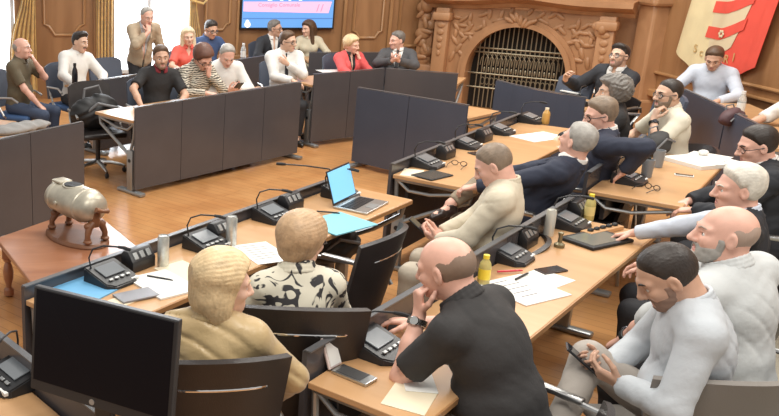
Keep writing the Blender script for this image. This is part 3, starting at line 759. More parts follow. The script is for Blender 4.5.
text('........', 'slide_caption', .06, Matrix.Translation((-.46, -.081, .44)) @ UP, MATS['screen_white'], t)

# ------------------------------------------------------------------ fireplace
M = frame_M(); L = flen
fp_ = thing('fireplace', 'carved oak fireplace with arched opening and wrought grille', 'fireplace', (0, 0, 0)); fp_.matrix_world = M
cx, hw, zs, ry = 1.50, .68, .55, .66               # arch centre, half width, spring height, rise
def arch_pts(hw_, ry_, n=28): return [(cx + hw_ * math.cos(math.pi * i / n), zs + ry_ * math.sin(math.pi * i / n)) for i in range(n + 1)]
def ring(bm, a, b, y0, y1):                         # arch moulding between two outlines, with jambs
    A = [(a[0][0], 0)] + a + [(a[-1][0], 0)]; B = [(b[0][0], 0)] + b + [(b[-1][0], 0)]; n = len(A)
    v = [[bm.verts.new((p[0], y, p[1])) for p in S] for S in (A, B) for y in (y0, y1)]
    for i in range(n - 1):
        for P, Q in ((v[0], v[2]), (v[3], v[1]), (v[1], v[0]), (v[2], v[3])): bm.faces.new((P[i], P[i + 1], Q[i + 1], Q[i]))
bm = NB()
out = []
for (x, z) in arch_pts(hw, ry):
    out.append((x, z))
big = [(cx + min(1, max(-1, 1.6 * math.cos(math.pi * i / 28))) * 1.02, zs + min(.86, 1.5 * math.sin(math.pi * i / 28))) for i in range(29)]
ring(bm, big, out, -.22, .02); obj('surround', bm, MANTW, fp_)
bm = NB(); ring(bm, arch_pts(hw + .10, ry + .10), arch_pts(hw, ry), -.27, -.2); ring(bm, arch_pts(hw + .045, ry + .045), arch_pts(hw - .02, ry - .02), -.30, -.2); obj('arch_moulding', bm, MANTW, fp_)
for sx in (-1, 1):
    bm = NB(); x = cx + sx * 1.06
    box(bm, (x, -.26, .7), (.20, .14, 1.4), bev=.02); box(bm, (x, -.29, 1.28), (.26, .18, .12), bev=.03); box(bm, (x, -.29, .1), (.26, .18, .2), bev=.02)
    for k in range(5): ball(bm, (x, -.335, 1.16 - .1 * k), (.060 - .008 * k, .014, .042), 12, 8)
    obj('pilaster', bm, MANTW, fp_, True)
bm = NB()                                           # mantel shelf, bowed forward in the middle
prof = [(0, 1.40), (.06, 1.41), (.09, 1.46), (.20, 1.50), (.26, 1.53), (.26, 1.60), (0, 1.62)]
n = 40; rows = []
for i in range(n + 1):
    x = cx - 1.34 + 2.68 * i / n; u = (x - cx) / 1.34; bow = .10 * (math.cos(u * math.pi) * .5 + .5) ** 1.2; zz = .07 * math.exp(-(u / .38) ** 2) - .02
    rows.append([bm.verts.new((x, -.16 - p - bow, z + zz)) for p, z in prof])
for A, B in zip(rows, rows[1:]):
    for j in range(len(prof)): bm.faces.new((A[j], A[(j + 1) % len(prof)], B[(j + 1) % len(prof)], B[j]))
bm.faces.new(rows[0]); bm.faces.new(list(reversed(rows[-1]))); obj('mantel_shelf', bm, MANTW, fp_, True, 30)
bm = NB(); random.seed(3)                           # carved leaves over the arch and down both sides
def leaf(bm, x, z, y, an, l, w):
    M_ = Matrix.Rotation(an, 3, 'Y'); ball(bm, (x, y, z), (l, .022, w), 10, 6, M_)
for sx in (-1, 1):
    for i in range(16):
        a = R(92 + sx * -(8 + i * 4.6)); rr = .20 + .09 * math.sin(i * 1.7)
        leaf(bm, cx + (hw + rr) * math.cos(a), zs + (ry + rr) * math.sin(a), -.225, -a + 1.2 * (i % 2) + .5, .085, .032)
    for i in range(9): leaf(bm, cx + sx * (.70 + .09 * (i % 3)), 1.05 + .11 * (i // 3) - .02 * (i % 2), -.225, .8 * i, .08, .03)
for i in range(7): leaf(bm, cx + (-.15 + .05 * i), zs + ry + .07 + .04 * math.sin(i), -.30, R(90) + (i - 3) * .35, .075, .03)
obj('carving', bm, MANTW, fp_, True)
bm = NB()                                            # scrolled console at the left end
for k in range(8): ball(bm, (.12 + .05 * math.sin(k * 1.9), -.08 - .02 * (k % 2), .62 + .125 * k), (.12 - .02 * (k % 3), .06, .09), 12, 8); leaf(bm, .12 + .07 * math.sin(k * 2.3), .66 + .125 * k, -.15, k * 1.1, .09, .035)
ball(bm, (.15, -.16, 1.42), (.10, .10, .12), 12, 8); ball(bm, (.22, -.14, 1.56), (.07, .08, .09), 12, 8); box(bm, (.15, -.10, .28), (.30, .2, .56), bev=.03)
box(bm, (.12, -.05, 1.0), (.24, .1, 1.1), bev=.03); obj('carved_console', bm, MANTW, fp_, True)
bm = NB(); ball(bm, (2.52, -.30, 1.22), (.10, .05, .13), 14, 10); ball(bm, (2.52, -.34, 1.24), (.055, .05, .075), 12, 8); ball(bm, (2.43, -.30, 1.27), (.05, .03, .06), 10, 8); ball(bm, (2.61, -.30, 1.27), (.05, .03, .06), 10, 8); obj('cartouche', bm, MANTW, fp_, True)
bm = NB(); box(bm, (cx, .012, .6), (1.40, .02, 1.2)); obj('fire_chamber', bm, mat('chamber_black', (.02, .016, .012), .9), fp_)  # flat near-black sheet filling the arch behind the grille
GRI = mat('wrought_iron', (.34, .29, .20), .4, .6); bm = NB()
for i in range(-9, 10):
    x = cx + i * .062; zt = zs + ry * math.sqrt(max(0, 1 - ((x - cx) / hw) ** 2))
    tube(bm, [(x, -.10, .02), (x, -.10, zt)], .0085, 6)
for z in (.30, .50, .80, .86): tube(bm, [(cx - hw * (1 if z < zs else math.sqrt(1 - ((z - zs) / ry) ** 2)), -.10, z), (cx + hw * (1 if z < zs else math.sqrt(1 - ((z - zs) / ry) ** 2)), -.10, z)], .012, 6)
for i in range(-8, 8):
    x = cx + (i + .5) * .062
    tube(bm, [(x - .062, -.11, .62), (x - .05, -.11, .72), (x, -.11, .79), (x + .05, -.11, .72), (x + .062, -.11, .62)], .006, 5)
    tube(bm, [(x + .028 * math.cos(t), -.11, .40 + .05 * math.sin(t)) for t in np.linspace(0, 6.283, 13)[:-1]], .006, 5, closed=True)
    ball(bm, (x, -.10, .56), (.014, .014, .04), 8, 6)
obj('grille', bm, GRI, fp_)
# pilaster between chimney and right wall
bm = NB(); M2 = Matrix.Translation((XR - .10, 11.1, 0)); box(bm, (XR - .06, 11.18, 1.2), (.24, .34, 2.4), bev=.03); box(bm, (XR - .06, 11.18, .2), (.32, .42, .4), bev=.03); box(bm, (XR - .06, 11.18, 1.62), (.34, .46, .14), bev=.04); struct('trim_9', bm, MANTW)

# ------------------------------------------------------------------ banner on the right wall
b_ = thing('banner', 'cream and red cloth banner with a striped shield on right wall', 'banner', (XR - .02, 9.3, 0))
def ban(u, v):                                        # u along the wall (0 = far edge), v up; leans towards the camera as it rises
    y = 1.30 - 1.34 * u - .36 * v; z = 1.06 + 1.75 * v - (.10 * math.sin(u * math.pi) * (1 - v) if v < 1 else 0) - (.16 * min(u, 1 - u) * 2) * (1 - v)
    return V((-.06 - .018 * math.sin(u * 13 + v * 2) - .01 * math.sin(u * 29), y, z))
CRM = mat('banner_cream', (.72, .61, .36), .8, var=.06, vscale=5); RED = mat('banner_red', (.72, .085, .055), .75, var=.06, vscale=5)
bm = NB(); slab(bm, lambda u, v: ban(u * .5, v), 20, 20, .006); obj('cream_half', bm, CRM, b_, True)
bm = NB(); slab(bm, lambda u, v: ban(.5 + u * .5, v), 20, 20, .006); obj('red_half', bm, RED, b_, True)
def patch(name, u0, u1, v0, v1, m, dx, taper=0.0):
    bm = NB(); slab(bm, lambda u, v: ban((u0 + u1) / 2 + (u - .5) * (u1 - u0) * (1 - taper * (1 - v) ** 2), v0 + (v1 - v0) * v + .16 * (u - .5) * (u1 - u0)) + V((-dx, 0, 0)), 12, 8, .004); return obj(name, bm, m, b_, True)
patch('shield', .29, .73, .150, .56, mat('banner_shield_cream', (.66, .55, .36), .8), .008, .35)
patch('shield_band', .295, .725, .240, .305, RED, .013); patch('shield_band', .29, .73, .385, .45, RED, .013)
bm = NB()
c0 = ban(.51, .272) + V((-.022, 0, 0))
for k in range(6):
    a = k * math.pi / 3; ball(bm, c0 + V((0, .030 * math.cos(a), .030 * math.sin(a))), (.004, .017, .017), 8, 6)
obj('shield_rosette', bm, MATS['banner_shield_cream'], b_, True)
for ch, u in (('S', .24), ('c', .31), ('R', .66), ('I', .73)):
    p = ban(u, .095); text(ch, 'banner_letter', .13, Matrix.Translation(p + V((-.012, 0, 0))) @ Matrix.Rotation(R(-90), 4, 'Z') @ UP, mat('banner_gilt', (.55, .36, .14), .6), b_)
bm = NB(); tube(bm, [ban(0, 1) + V((0, .06, .02)), ban(1, 1) + V((0, -.06, .02))], .018, 8); obj('banner_pole', bm, WALLD, b_, True)

# ------------------------------------------------------------------ desks
def desk(name, label, p0, p1, depth, npan, pm=None, ends=(1, 1), top=True, zt=.73, zp=.85, zb=.06, group='grey fronted conference desks', curve=0.0):
    p0, p1 = V((*p0, 0)), V((*p1, 0)); d = p1 - p0; L = d.length; rz = math.atan2(d.y, d.x); pm = pm or PANEL
    t = thing(name, label, 'desk', p0, rz, group)
    def bow(x): return curve * 4 * (x / L) * (1 - x / L)
    for i in range(npan):
        x0, x1 = L * i / npan + .003, L * (i + 1) / npan - .003; bm = NB()
        slab(bm, lambda u, v: (x0 + (x1 - x0) * u, bow(x0 + (x1 - x0) * u), zb + (zp - zb) * v), 8 if curve else 1, 1, .022); obj('front_panel', bm, pm, t)
    bm = NB(); slab(bm, lambda u, v: (L * u, bow(L * u) - .013, zp + .004 - .004 * 0 + .006 * v), 10, 1, .030); obj('panel_cap', bm, mat('cap_dark', (.10, .10, .105), .35), t)
    if top:
        bm = NB(); n = 10
        a = [(L * i / n, bow(L * i / n) - .025) for i in range(n + 1)]; b = [(L - .0, -depth), (0.0, -depth)]
        prism(bm, a + b, zt - .028, zt, bev=.004); obj('desk_top', bm, DESKW, t)
        bm = NB(); box(bm, (L / 2, -depth - .002, zt - .016), (L - .01, .008, .026), bev=.002); obj('edge_band', bm, DESKE, t)
        bm = NB(); box(bm, (L / 2, -.12, .60), (L - .1, .03, .14), bev=.005); obj('rear_beam', bm, BLK, t)
        for e, x in zip(ends, (.035, L - .035)):
            if not e: continue
            bm = NB(); box(bm, (x, -.085, .22), (.05, .085, .42), bev=.008); box(bm, (x, -.085, .02), (.07, .36, .035), bev=.012)
            tube(bm, [(x, -depth + .04, zt - .045), (x, -depth + .05, .62), (x, -.30, .48), (x, -.12, .38)], .017, 8)
            tube(bm, [(x, -.03, .70), (x, -.14, .62), (x, -.30, .62), (x, -depth + .03, zt - .05)], .013, 8)
            tube(bm, [(x, -.10, .40), (x, -.05, .55), (x, -.04, .70)], .015, 8)
            box(bm, (x, -depth / 2, zt - .04), (.03, depth - .06, .02), bev=.004)
            obj('leg', bm, GREYM, t, True)
            bm = NB(); lathe(bm, [(.018, 0), (.018, .004)], 12, Matrix.Translation((x + (.025 if x > L / 2 else -.029), -.085, .33)) @ Matrix.Rotation(R(90), 4, 'Y')); obj('cable_hole', bm, BLKM, t)
    return t
RB0 = V((.72, 2.95)); UB = V((.679, .734)); 
desk('conference_desk', 'long wood desk in front of the blond women with blue folder', (-.42, 3.90), (1.61, 5.93), .54, 3, zp=.79)
desk('conference_desk', 'long wood desk with yellow capped bottle beside the man in black', (.755, 3.095), (2.83, 5.19), .49, 3)
desk('conference_desk', 'desk with black tablet left of the man in beige polo', (2.04, 6.20), (3.80, 8.08), .63, 3, zp=.80)
desk('conference_desk', 'desk with two grey cups and a thick stack of papers', (3.24, 5.78), (4.30, 6.95), .58, 2)
desk('conference_desk', 'desk behind the black monitor at the lower left', (-.62, 3.52), (.04, 2.54), .62, 1)
desk('conference_desk', 'grey desk front at the left edge behind the antique drum', (-.23, 7.45), (-1.5, 6.10), .60, 3)
desk('conference_desk', 'grey desk front below the man in black polo and zebra blouse', (2.09, 9.60), (.23, 8.09), .60, 4)
desk('conference_desk', 'grey desk front below the woman in coral jacket', (3.30, 10.60), (2.35, 10.13), .60, 2)
desk('conference_desk', 'grey desk front below the man in grey suit', (4.03, 10.18), (3.32, 10.60), .60, 1)
desk('conference_desk', 'bluish grey desk front standing alone at the centre of the ring', (3.38, 8.21), (2.61, 9.23), .60, 2, NAVY)
desk('conference_desk', 'curved navy desk front before the fireplace grille', (4.70, 8.62), (4.28, 9.72), .55, 1, NAVY, curve=.07)
desk('conference_desk', 'navy desk front before the man in pale blue shirt', (5.70, 8.02), (5.98, 9.12), .62, 1, NAVY)
desk('conference_desk', 'desk with water bottle before the man cut by the right edge', (5.40, 7.0), (5.66, 7.95), .62, 1, NAVY)
desk('conference_desk', 'rear desk at left before the man with moustache', (2.06, 11.75), (-.12, 9.73), .60, 4, BLKM if False else PANEL, group='rear row desks')
desk('conference_desk', 'rear desk under the large screen', (3.72, 12.10), (2.72, 12.10), .55, 2, group='rear row desks')

# low antique table
t = thing('antique_table', 'low antique wooden table with turned legs under the metal drum', 'table', (0, 0, 0))
q = [G(-4, 238, .42), G(88, 206, .42), G(137, 246, .42)]; q.append(q[0] + q[2] - q[1])
bm = NB(); prism(bm, [(p.x, p.y) for p in (q[0], q[3], q[2], q[1])], .385, .42, bev=.008); obj('table_top', bm, ANTW, t)
cen = sum(q, V()) / 4
bm = NB(); prism(bm, [tuple((cen + (p - cen) * .86).xy) for p in (q[0], q[3], q[2], q[1])], .31, .385); obj('apron', bm, ANTW, t)
for p in q:
    c = cen + (p - cen) * .84; bm = NB()
    lathe(bm, [(.020, 0), (.036, .012), (.036, .05), (.020, .065), (.022, .09), (.034, .13), (.038, .18), (.030, .22), (.020, .25), (.032, .262), (.032, .275), (.022, .285)], 16, Matrix.Translation((c.x, c.y, 0))); box(bm, (c.x, c.y, .335), (.07, .07, .11), bev=.006); obj('leg', bm, ANTW, t, True)
# the drum: a pewter barrel on carved claw legs over an oval plinth
c = G(77, 238, .42); e0 = G(50, 205, .55); e1 = G(106, 228, .55); ax = (e1 - e0).normalized(); rz = math.atan2(ax.y, ax.x)
d = thing('antique_drum', 'antique pewter ballot drum on carved claw legs and oval base', 'antique', c, rz); d.scale = (1.2, 1.2, 1.02)
bm = NB()
prof = [(1.0, -.006), (1.0, .006), (.97, .016), (.94, .020), (.94, .030), (.90, .034)]
tb = bmesh.new(); rings = []
for r, z in [(.98, 0), (1.0, .008), (.98, .020), (.95, .026), (.93, .030), (0.01, .031)]: rings.append([tb.verts.new((.235 * r * math.cos(a), .145 * r * math.sin(a), z)) for a in np.linspace(0, 2 * math.pi, 41)[:-1]])
for A, B in zip(rings, rings[1:]):
    for j in range(40): tb.faces.new((A[j], A[(j + 1) % 40], B[(j + 1) % 40], B[j]))
tb.faces.new(list(reversed(rings[0]))); merge(bm, tb); obj('oval_base', bm, CARVW, d, True, 30)
RX = Matrix.Rotation(R(90), 4, 'Y'); zb_ = .255
bm = NB(); lathe(bm, [(.02, -.205), (.07, -.200), (.094, -.185), (.102, -.160), (.106, -.150), (.106, -.140), (.103, -.135), (.110, -.05), (.112, 0), (.110, .06), (.108, .085), (.113, .090), (.113, .102), (.107, .107), (.103, .135), (.092, .165), (.065, .187), (.02, .197)], 28, Matrix.Translation((0, 0, zb_)) @ RX); obj('barrel', bm, SILV, d, True, 35)
bm = NB(); tube(bm, [(-.03 + .062 * math.cos(a), .050 * math.sin(a) + .0, zb_ + .108 - .010 * abs(math.sin(a)) ** 2) for a in np.linspace(0, 2 * math.pi, 25)[:-1]], .008, 8, closed=True)
box(bm, (-.14, .0, zb_ + .108), (.09, .085, .016), bev=.006); obj('mouth_rim', bm, SILV, d, True)
bm = NB(); tb = bmesh.new(); bmesh.ops.create_circle(tb, cap_ends=True, radius=1, segments=24); merge(bm, tb, Matrix.Translation((-.03, 0, zb_ + .1125)) @ Matrix.Diagonal((.060, .046, 1, 1))); box(bm, (-.03, 0, zb_ + .109), (.05, .05, .004)); obj('mouth_opening', bm, BLKM, d)
bm = NB(); tube(bm, [(.19, 0, zb_), (.235, 0, zb_)], .012, 10); tube(bm, [(.228, -.035, zb_ + .015), (.232, 0, zb_), (.228, .045, zb_ - .01)], [.016, .011, .016], 10); obj('crank', bm, CARVW, d, True)
bm = NB(); tube(bm, [(-.20, 0, zb_ + .05), (-.235, .0, zb_ + .075)], .006, 8); tube(bm, [(-.20, .03, zb_ + .05), (-.235, .03, zb_ + .06)], .006, 8); obj('spigot', bm, SILV, d, True)
bm = NB(); lathe(bm, [(.016, 0), (.016, .006), (.008, .010)], 14, Matrix.Translation((-.05, -.110, zb_)) @ Matrix.Rotation(R(90), 4, 'X')); obj('boss', bm, SILV, d, True)
for sx in (-1, 1):
    bm = NB(); x = sx * .150 + (.02 if sx > 0 else 0)
    tube(bm, [(x, 0, zb_ - .02), (x, 0, zb_ - .085), (x, 0, zb_ - .12)], [.035, .030, .024], 12)
    for sy in (-1, 1):
        tube(bm, [(x, sy * .01, zb_ - .09), (x + .005, sy * .045, zb_ - .12), (x + .012 * sx, sy * .060, .085), (x + .01 * sx, sy * .058, .045)], [.024, .022, .016, .018], 10)
        ball(bm, (x + .012 * sx, sy * .060, .046), (.028, .024, .017), 12, 8); ball(bm, (x + .0, sy * .05, zb_ - .11), .022, 10, 8)
    obj('claw_leg', bm, CARVW, d, True)

# ------------------------------------------------------------------ chairs
def chair(label, m=LEATH, rail=True, bh=.54, group='conference chairs', arms=True):
    t = thing('conference_chair', label, 'chair', (0, 0, 0), 0, group)
    bm = NB(); box(bm, (0, .03, .432), (.47, .46, .055), bev=.022, seg=3); obj('seat', bm, m, t, True)
    def f(u, v):
        x = (u - .5) * (.45 + .05 * v); k = (x / .25) ** 2; z = .455 + bh * v - .035 * v * k
        return (x, -.235 - .10 * v * bh / .45 + .095 * k, z)
    bm = NB(); slab(bm, f, 18, 10, .026); obj('backrest', bm, m, t, True, 50)
    if rail:
        bm = NB(); tube(bm, [(x, -.324 + .095 * (x / .25) ** 2 - .012 + .02 * (abs(x) > .165), .875 - .02 * (x / .2) ** 2) for x in np.linspace(-.185, .185, 13)], .0085, 8); obj('back_rail', bm, CHROME, t, True)
    for sx in (-1, 1):
        x = sx * .262
        bm = NB()
        if arms: tube(bm, [(x, .22, .42), (x, .24, .60), (x, .21, .655), (x, .0, .665), (x, -.20, .655), (x * .98, -.235, .60)], .012, 8); box(bm, (x, .03, .672), (.045, .30, .022), bev=.009); obj('armrest', bm, STEEL, t, True)
        else: bm.free()
        for sy, y in ((1, .22), (-1, -.19)):
            bm = NB(); tube(bm, [(x, y, .42), (x, y + .03 * sy, .2), (x * 1.02, y + .05 * sy, .006)], .0125, 8); obj('leg', bm, STEEL, t, True)
    bm = NB()
    for y in (.2, -.17): tube(bm, [(-.262, y, .40), (.262, y, .40)], .010, 8)
    obj('seat_frame', bm, STEEL, t, True); return t
def swivel(label, m=BLUEF, group='swivel chairs'):
    t = thing('swivel_chair', label, 'chair', (0, 0, 0), 0, group)
    bm = NB(); box(bm, (0, .02, .43), (.48, .46, .06), bev=.026, seg=3); obj('seat', bm, m, t, True)
    bm = NB(); slab(bm, lambda u, v: ((u - .5) * .46, -.23 - .08 * v + .10 * (u - .5) ** 2, .50 + .42 * v - .05 * v * (2 * u - 1) ** 4), 14, 8, .035); obj('backrest', bm, NAVYF if m is BLUEF else m, t, True, 50)
    bm = NB(); tube(bm, [(0, 0, .1), (0, 0, .40)], .026, 12); obj('column', bm, BLK, t, True)
    bm = NB()
    for k in range(5):
        a = R(90 + 72 * k); tube(bm, [(0, 0, .12), (.16 * math.cos(a), .16 * math.sin(a), .10), (.28 * math.cos(a), .28 * math.sin(a), .07)], [.026, .02, .014], 8)
    obj('star_base', bm, STEEL, t, True)
    for k in range(5):
        a = R(90 + 72 * k); bm = NB(); lathe(bm, [(.012, -.018), (.027, -.014), (.027, .014), (.012, .018)], 12, Matrix.Translation((.28 * math.cos(a), .28 * math.sin(a), .028)) @ Matrix.Rotation(a + R(90), 4, 'Z') @ RX); tube(bm, [(.28 * math.cos(a), .28 * math.sin(a), .03), (.28 * math.cos(a), .28 * math.sin(a), .07)], .008, 6); obj('caster', bm, BLK, t, True)
    for sx in (-1, 1):
        bm = NB(); x = sx * .27; tube(bm, [(x * .8, -.02, .42), (x, -.03, .46), (x, -.10, .58), (x, -.16, .655), (x, .08, .665), (x, .16, .62)], .013, 8); obj('armrest', bm, STEEL, t, True)
    return t
# ------------------------------------------------------------------ things on the desks
Z = .73
ROW = math.atan2(1.94, 1.92)
def spot(x, y, z=Z): return G(x, y, z)
def terminal_proto(label, loc, rz):
    t = thing('microphone_unit', label, 'microphone', loc, rz, 'delegate microphone units')
    t.scale = (1.32, 1.25, 1.3)
    bm = NB(); pr = [(-.085, 0), (.075, 0), (.075, .062), (.035, .066), (-.070, .024), (-.085, .012)]
    poly = [(-.085, -.06), (-.055, -.09), (.055, -.09), (.085, -.06), (.085, .07), (-.085, .07)]
    tb = bmesh.new(); a = [tb.verts.new((x, y, 0)) for x, y in poly]; b = [tb.verts.new((x * .96, y * .96, .016 + .045 * (y + .09) / .16)) for x, y in poly]
    tb.faces.new(list(reversed(a))); tb.faces.new(b)
    for i in range(6): tb.faces.new((a[i], a[(i + 1) % 6], b[(i + 1) % 6], b[i]))
    bmesh.ops.bevel(tb, geom=tb.edges[:], offset=.004, segments=2, affect='EDGES'); merge(bm, tb); obj('base', bm, BLK, t, True, 30)
    sl = math.atan2(.045, .16); Ms = Matrix.Translation((0, -.005, .0445)) @ Matrix.Rotation(sl, 4, 'X')
    bm = NB(); box(bm, (0, .012, .0), (.105, .070, .004), bev=.001); bmesh.ops.transform(bm, matrix=Ms, verts=bm.verts[:]); obj('display', bm, mat('unit_display', (.16, .17, .18), .12, emit=(.35, .38, .40), estr=.12), t)
    for x in (-.045, -.015, .015, .045):
        bm = NB(); box(bm, (x, -.045, .0), (.020, .012, .005), bev=.002); bmesh.ops.transform(bm, matrix=Ms, verts=bm.verts[:]); obj('button', bm, GREYM, t)
    bm = NB(); box(bm, (.06, -.070, .015), (.04, .014, .012), bev=.002); o = obj('name_tag', bm, LABELW, t); o['label'] = 'white tag'
    bm = NB(); tube(bm, [(-.06, .05, .055), (-.066, .055, .10), (-.055, .045, .135), (-.03, .01, .150), (.0, -.04, .150)], .0035, 6); g = obj('gooseneck', bm, BLK, t, True)
    bm = NB(); tube(bm, [(.0, -.04, .150), (.012, -.062, .148), (.024, -.085, .142)], [.006, .0075, .007], 8); obj('microphone_tip', bm, BLKM, g, True)
    return t
def socket_proto(label, loc, rz):
    t = thing('socket_box', label, 'socket', loc, rz, 'flip-up socket boxes')
    t.scale = (1.15, 1.1, 1.15)
    bm = NB(); Mx = Matrix.Rotation(R(90), 4, 'Y') @ Matrix.Rotation(R(90), 4, 'Z')
    prism(bm, [(-.035, 0), (.045, 0), (.045, .075), (.03, .095), (.0, .095), (-.035, .05)], -.075, .075, Matrix(((0, 0, 1, 0), (1, 0, 0, 0), (0, 1, 0, 0), (0, 0, 0, 1))), .004); obj('housing', bm, BLK, t, True, 30)
    for x in (-.042, 0, .042):
        bm = NB(); box(bm, (0, 0, 0), (.026, .034, .005), bev=.002); bmesh.ops.transform(bm, matrix=Matrix.Translation((x, -.019, .073)) @ Matrix.Rotation(R(52), 4, 'X'), verts=bm.verts[:]); obj('socket', bm, GREYM, t)
    return t
TP = terminal_proto('microphone unit beside the blue folder on the front desk', spot(111, 281), ROW)
for x, y, rz, l in ((206, 247, ROW, 'microphone unit between the two metal cans and the short haired woman'), (273, 219, ROW, 'microphone unit behind the short haired woman on front desk'),
                    (378, 352, ROW, 'microphone unit under the forearm of the man in black'), (509, 259, ROW, 'microphone unit next to the black mobile phone and red pen'), (568, 226, ROW, 'microphone unit next to the tablet with stand'),
                    (427, 166, ROW, 'microphone unit behind the black tablet on the middle desk'), (466, 147, ROW, 'second microphone unit of the middle desk next to the eyeglasses'), (500, 133, ROW, 'microphone unit left of the white paper sheet'),
                    (531, 122, ROW, 'microphone unit at the far end of middle desk by orange bottle'), (628, 182, ROW, 'microphone unit under the hand of the man in navy jacket'),
                    (340, 196, ROW, 'microphone unit hidden behind the open laptop'), (577, 105, R(105), 'microphone unit on the desk beside the navy curved front')):
    dup(TP, spot(x, y), rz, l)
tm_ = dup(TP, spot(14, 382), math.atan2(-.72, .49), 'microphone unit at the lower left corner left of the monitor')
SP = socket_proto('socket box left of the first metal can on front desk', spot(139, 268), ROW)
for x, y, l in ((222, 239, 'socket box by the second metal can on front desk'), (291, 210, 'socket box at the laptop end of front desk'), (525, 246, 'socket box behind the phone and red pen'), (578, 217, 'socket box near the yellow capped bottle at desk end'),
                (446, 158, 'socket box on the middle desk left of the eyeglasses'), (484, 141, 'socket box on the middle desk right of the eyeglasses')):
    dup(SP, spot(x, y), ROW, l)
# papers, folders
def sheet(name, label, cat, x, y, rz, w, h, th, m, group=None, z=Z, bend=0.0):
    p = spot(x, y, z); o_bm = NB(); box(o_bm, (0, 0, th / 2), (w, h, th), bev=min(.001, th / 3)); o = obj(name, o_bm, m); o.location = p; o.rotation_euler = (0, 0, rz); return tag(o, label, cat, group)
def lines(o, w, h, th, rows, m=INK, frac=.8):
    bm = NB(); random.seed(int(w * 1000 + rows))
    for i in range(rows):
        ww = w * frac * random.uniform(.5, 1); box(bm, (-w * frac / 2 + ww / 2, h * .38 - i * h * .76 / rows, th + .0004), (ww, h * .018, .0008))
    l = obj('printed_lines', bm, m, o); return l
sheet('folder', 'light blue folder lying at the left end of the front desk', 'folder', 80, 290, ROW + .12, .36, .30, .008, BLUEP)
sheet('folder', 'teal folder lying beside the open laptop', 'folder', 338, 224, ROW - .2, .36, .30, .008, TEALP)
sheet('paper_stack', 'white printed papers in front of the woman in gold jacket', 'paper', 163, 285, ROW - .25, .24, .31, .010, PAPER)
sheet('paper_stack', 'cream papers right of the first metal can', 'paper', 186, 273, ROW - .15, .20, .28, .006, CREAMP)
sheet('envelope', 'brown envelope at the left of the white printed papers', 'envelope', 118, 303, ROW, .32, .10, .004, CREAMP)
sheet('tablet', 'slim grey tablet lying on the brown envelope', 'tablet', 136, 296, ROW - .3, .20, .11, .009, mat('slate_grey', (.22, .22, .24), .3), z=.735)
o = sheet('paper_sheet', 'white sheet with dark printed blocks beside the short haired woman', 'paper', 262, 253, ROW - .45, .22, .31, .003, PAPER); lines(o, .22, .31, .003, 7)
o = sheet('notepad', 'white notepad with sketches in front of the man in black', 'notepad', 523, 290, ROW - .35, .31, .30, .006, PAPER); lines(o, .3, .3, .006, 5, frac=.6)
sheet('paper_sheet', 'white paper at the near edge of the desk behind the back of man in black', 'paper', 545, 279, ROW - .2, .21, .2, .003, PAPER)
sheet('paper_sheet', 'yellowish paper under the elbow of the man in black', 'paper', 410, 398, ROW + .2, .21, .16, .003, CREAMP)
sheet('paper_sheet', 'pale sheet at the near end of desk beside the elbow', 'paper', 418, 380, ROW + .6, .20, .12, .003, PAPER, z=.734)
sheet('paper_sheet', 'large white sheet on the far part of middle desk', 'paper', 539, 137, ROW - .35, .42, .26, .004, PAPER)
sheet('paper_stack', 'thick stack of white papers on the desk with grey cups', 'paper', 702, 163, ROW - .5, .42, .34, .030, PAPER)
sheet('paper_sheet', 'loose white sheet askew on top of the thick paper stack', 'paper', 705, 158, ROW - .1, .36, .27, .004, PAPER, z=.761)
bm = NB(); ball(bm, (0, 0, .02), (.04, .03, .022), 12, 8); o = obj('crumpled_tissue', bm, PAPER, None, True); o.location = spot(703, 155, .766); tag(o, 'small crumpled white tissue on top of the paper stack', 'tissue')
sheet('paper_sheet', 'cream sheet at the left end of the middle desk', 'paper', 412, 173, ROW + .3, .22, .14, .003, CREAMP)
sheet('paper_sheet', 'white paper on the desk before the white shirted man with tie', 'paper', 330, 71, .2, .3, .22, .003, PAPER)
sheet('paper_sheet', 'white papers on the desk below the man in dark blazer', 'paper', 583, 92, .3, .4, .25, .012, PAPER)
# laptop
t = thing('laptop', 'open grey laptop with bright blue screen at the desk end', 'laptop', spot(361, 206), R(50))
bm = NB(); box(bm, (0, 0, .008), (.33, .23, .014), bev=.004); obj('base', bm, STEEL, t)
bm = NB(); box(bm, (0, .025, .0155), (.28, .10, .002)); 
for i in range(11):
    for j in range(4): box(bm, (-.128 + .0256 * i, -.012 + .025 * j, .0175), (.021, .020, .003))
obj('keyboard', bm, BLK, t)
bm = NB(); box(bm, (0, -.075, .0155), (.10, .06, .0015)); obj('trackpad', bm, GREYM, t)
Ml = Matrix.Translation((0, .112, .014)) @ Matrix.Rotation(R(-18), 4, 'X')
bm = NB(); box(bm, (0, 0, .115), (.33, .007, .225), bev=.003); bmesh.ops.transform(bm, matrix=Ml, verts=bm.verts[:]); l = obj('lid', bm, BLK, t)
bm = NB(); box(bm, (0, -.0045, .117), (.31, .002, .20)); bmesh.ops.transform(bm, matrix=Ml, verts=bm.verts[:]); obj('display', bm, mat('laptop_screen', (.1, .3, .5), .2, emit=(.24, .55, .82), estr=.9), l)
t.rotation_euler.z = R(50)
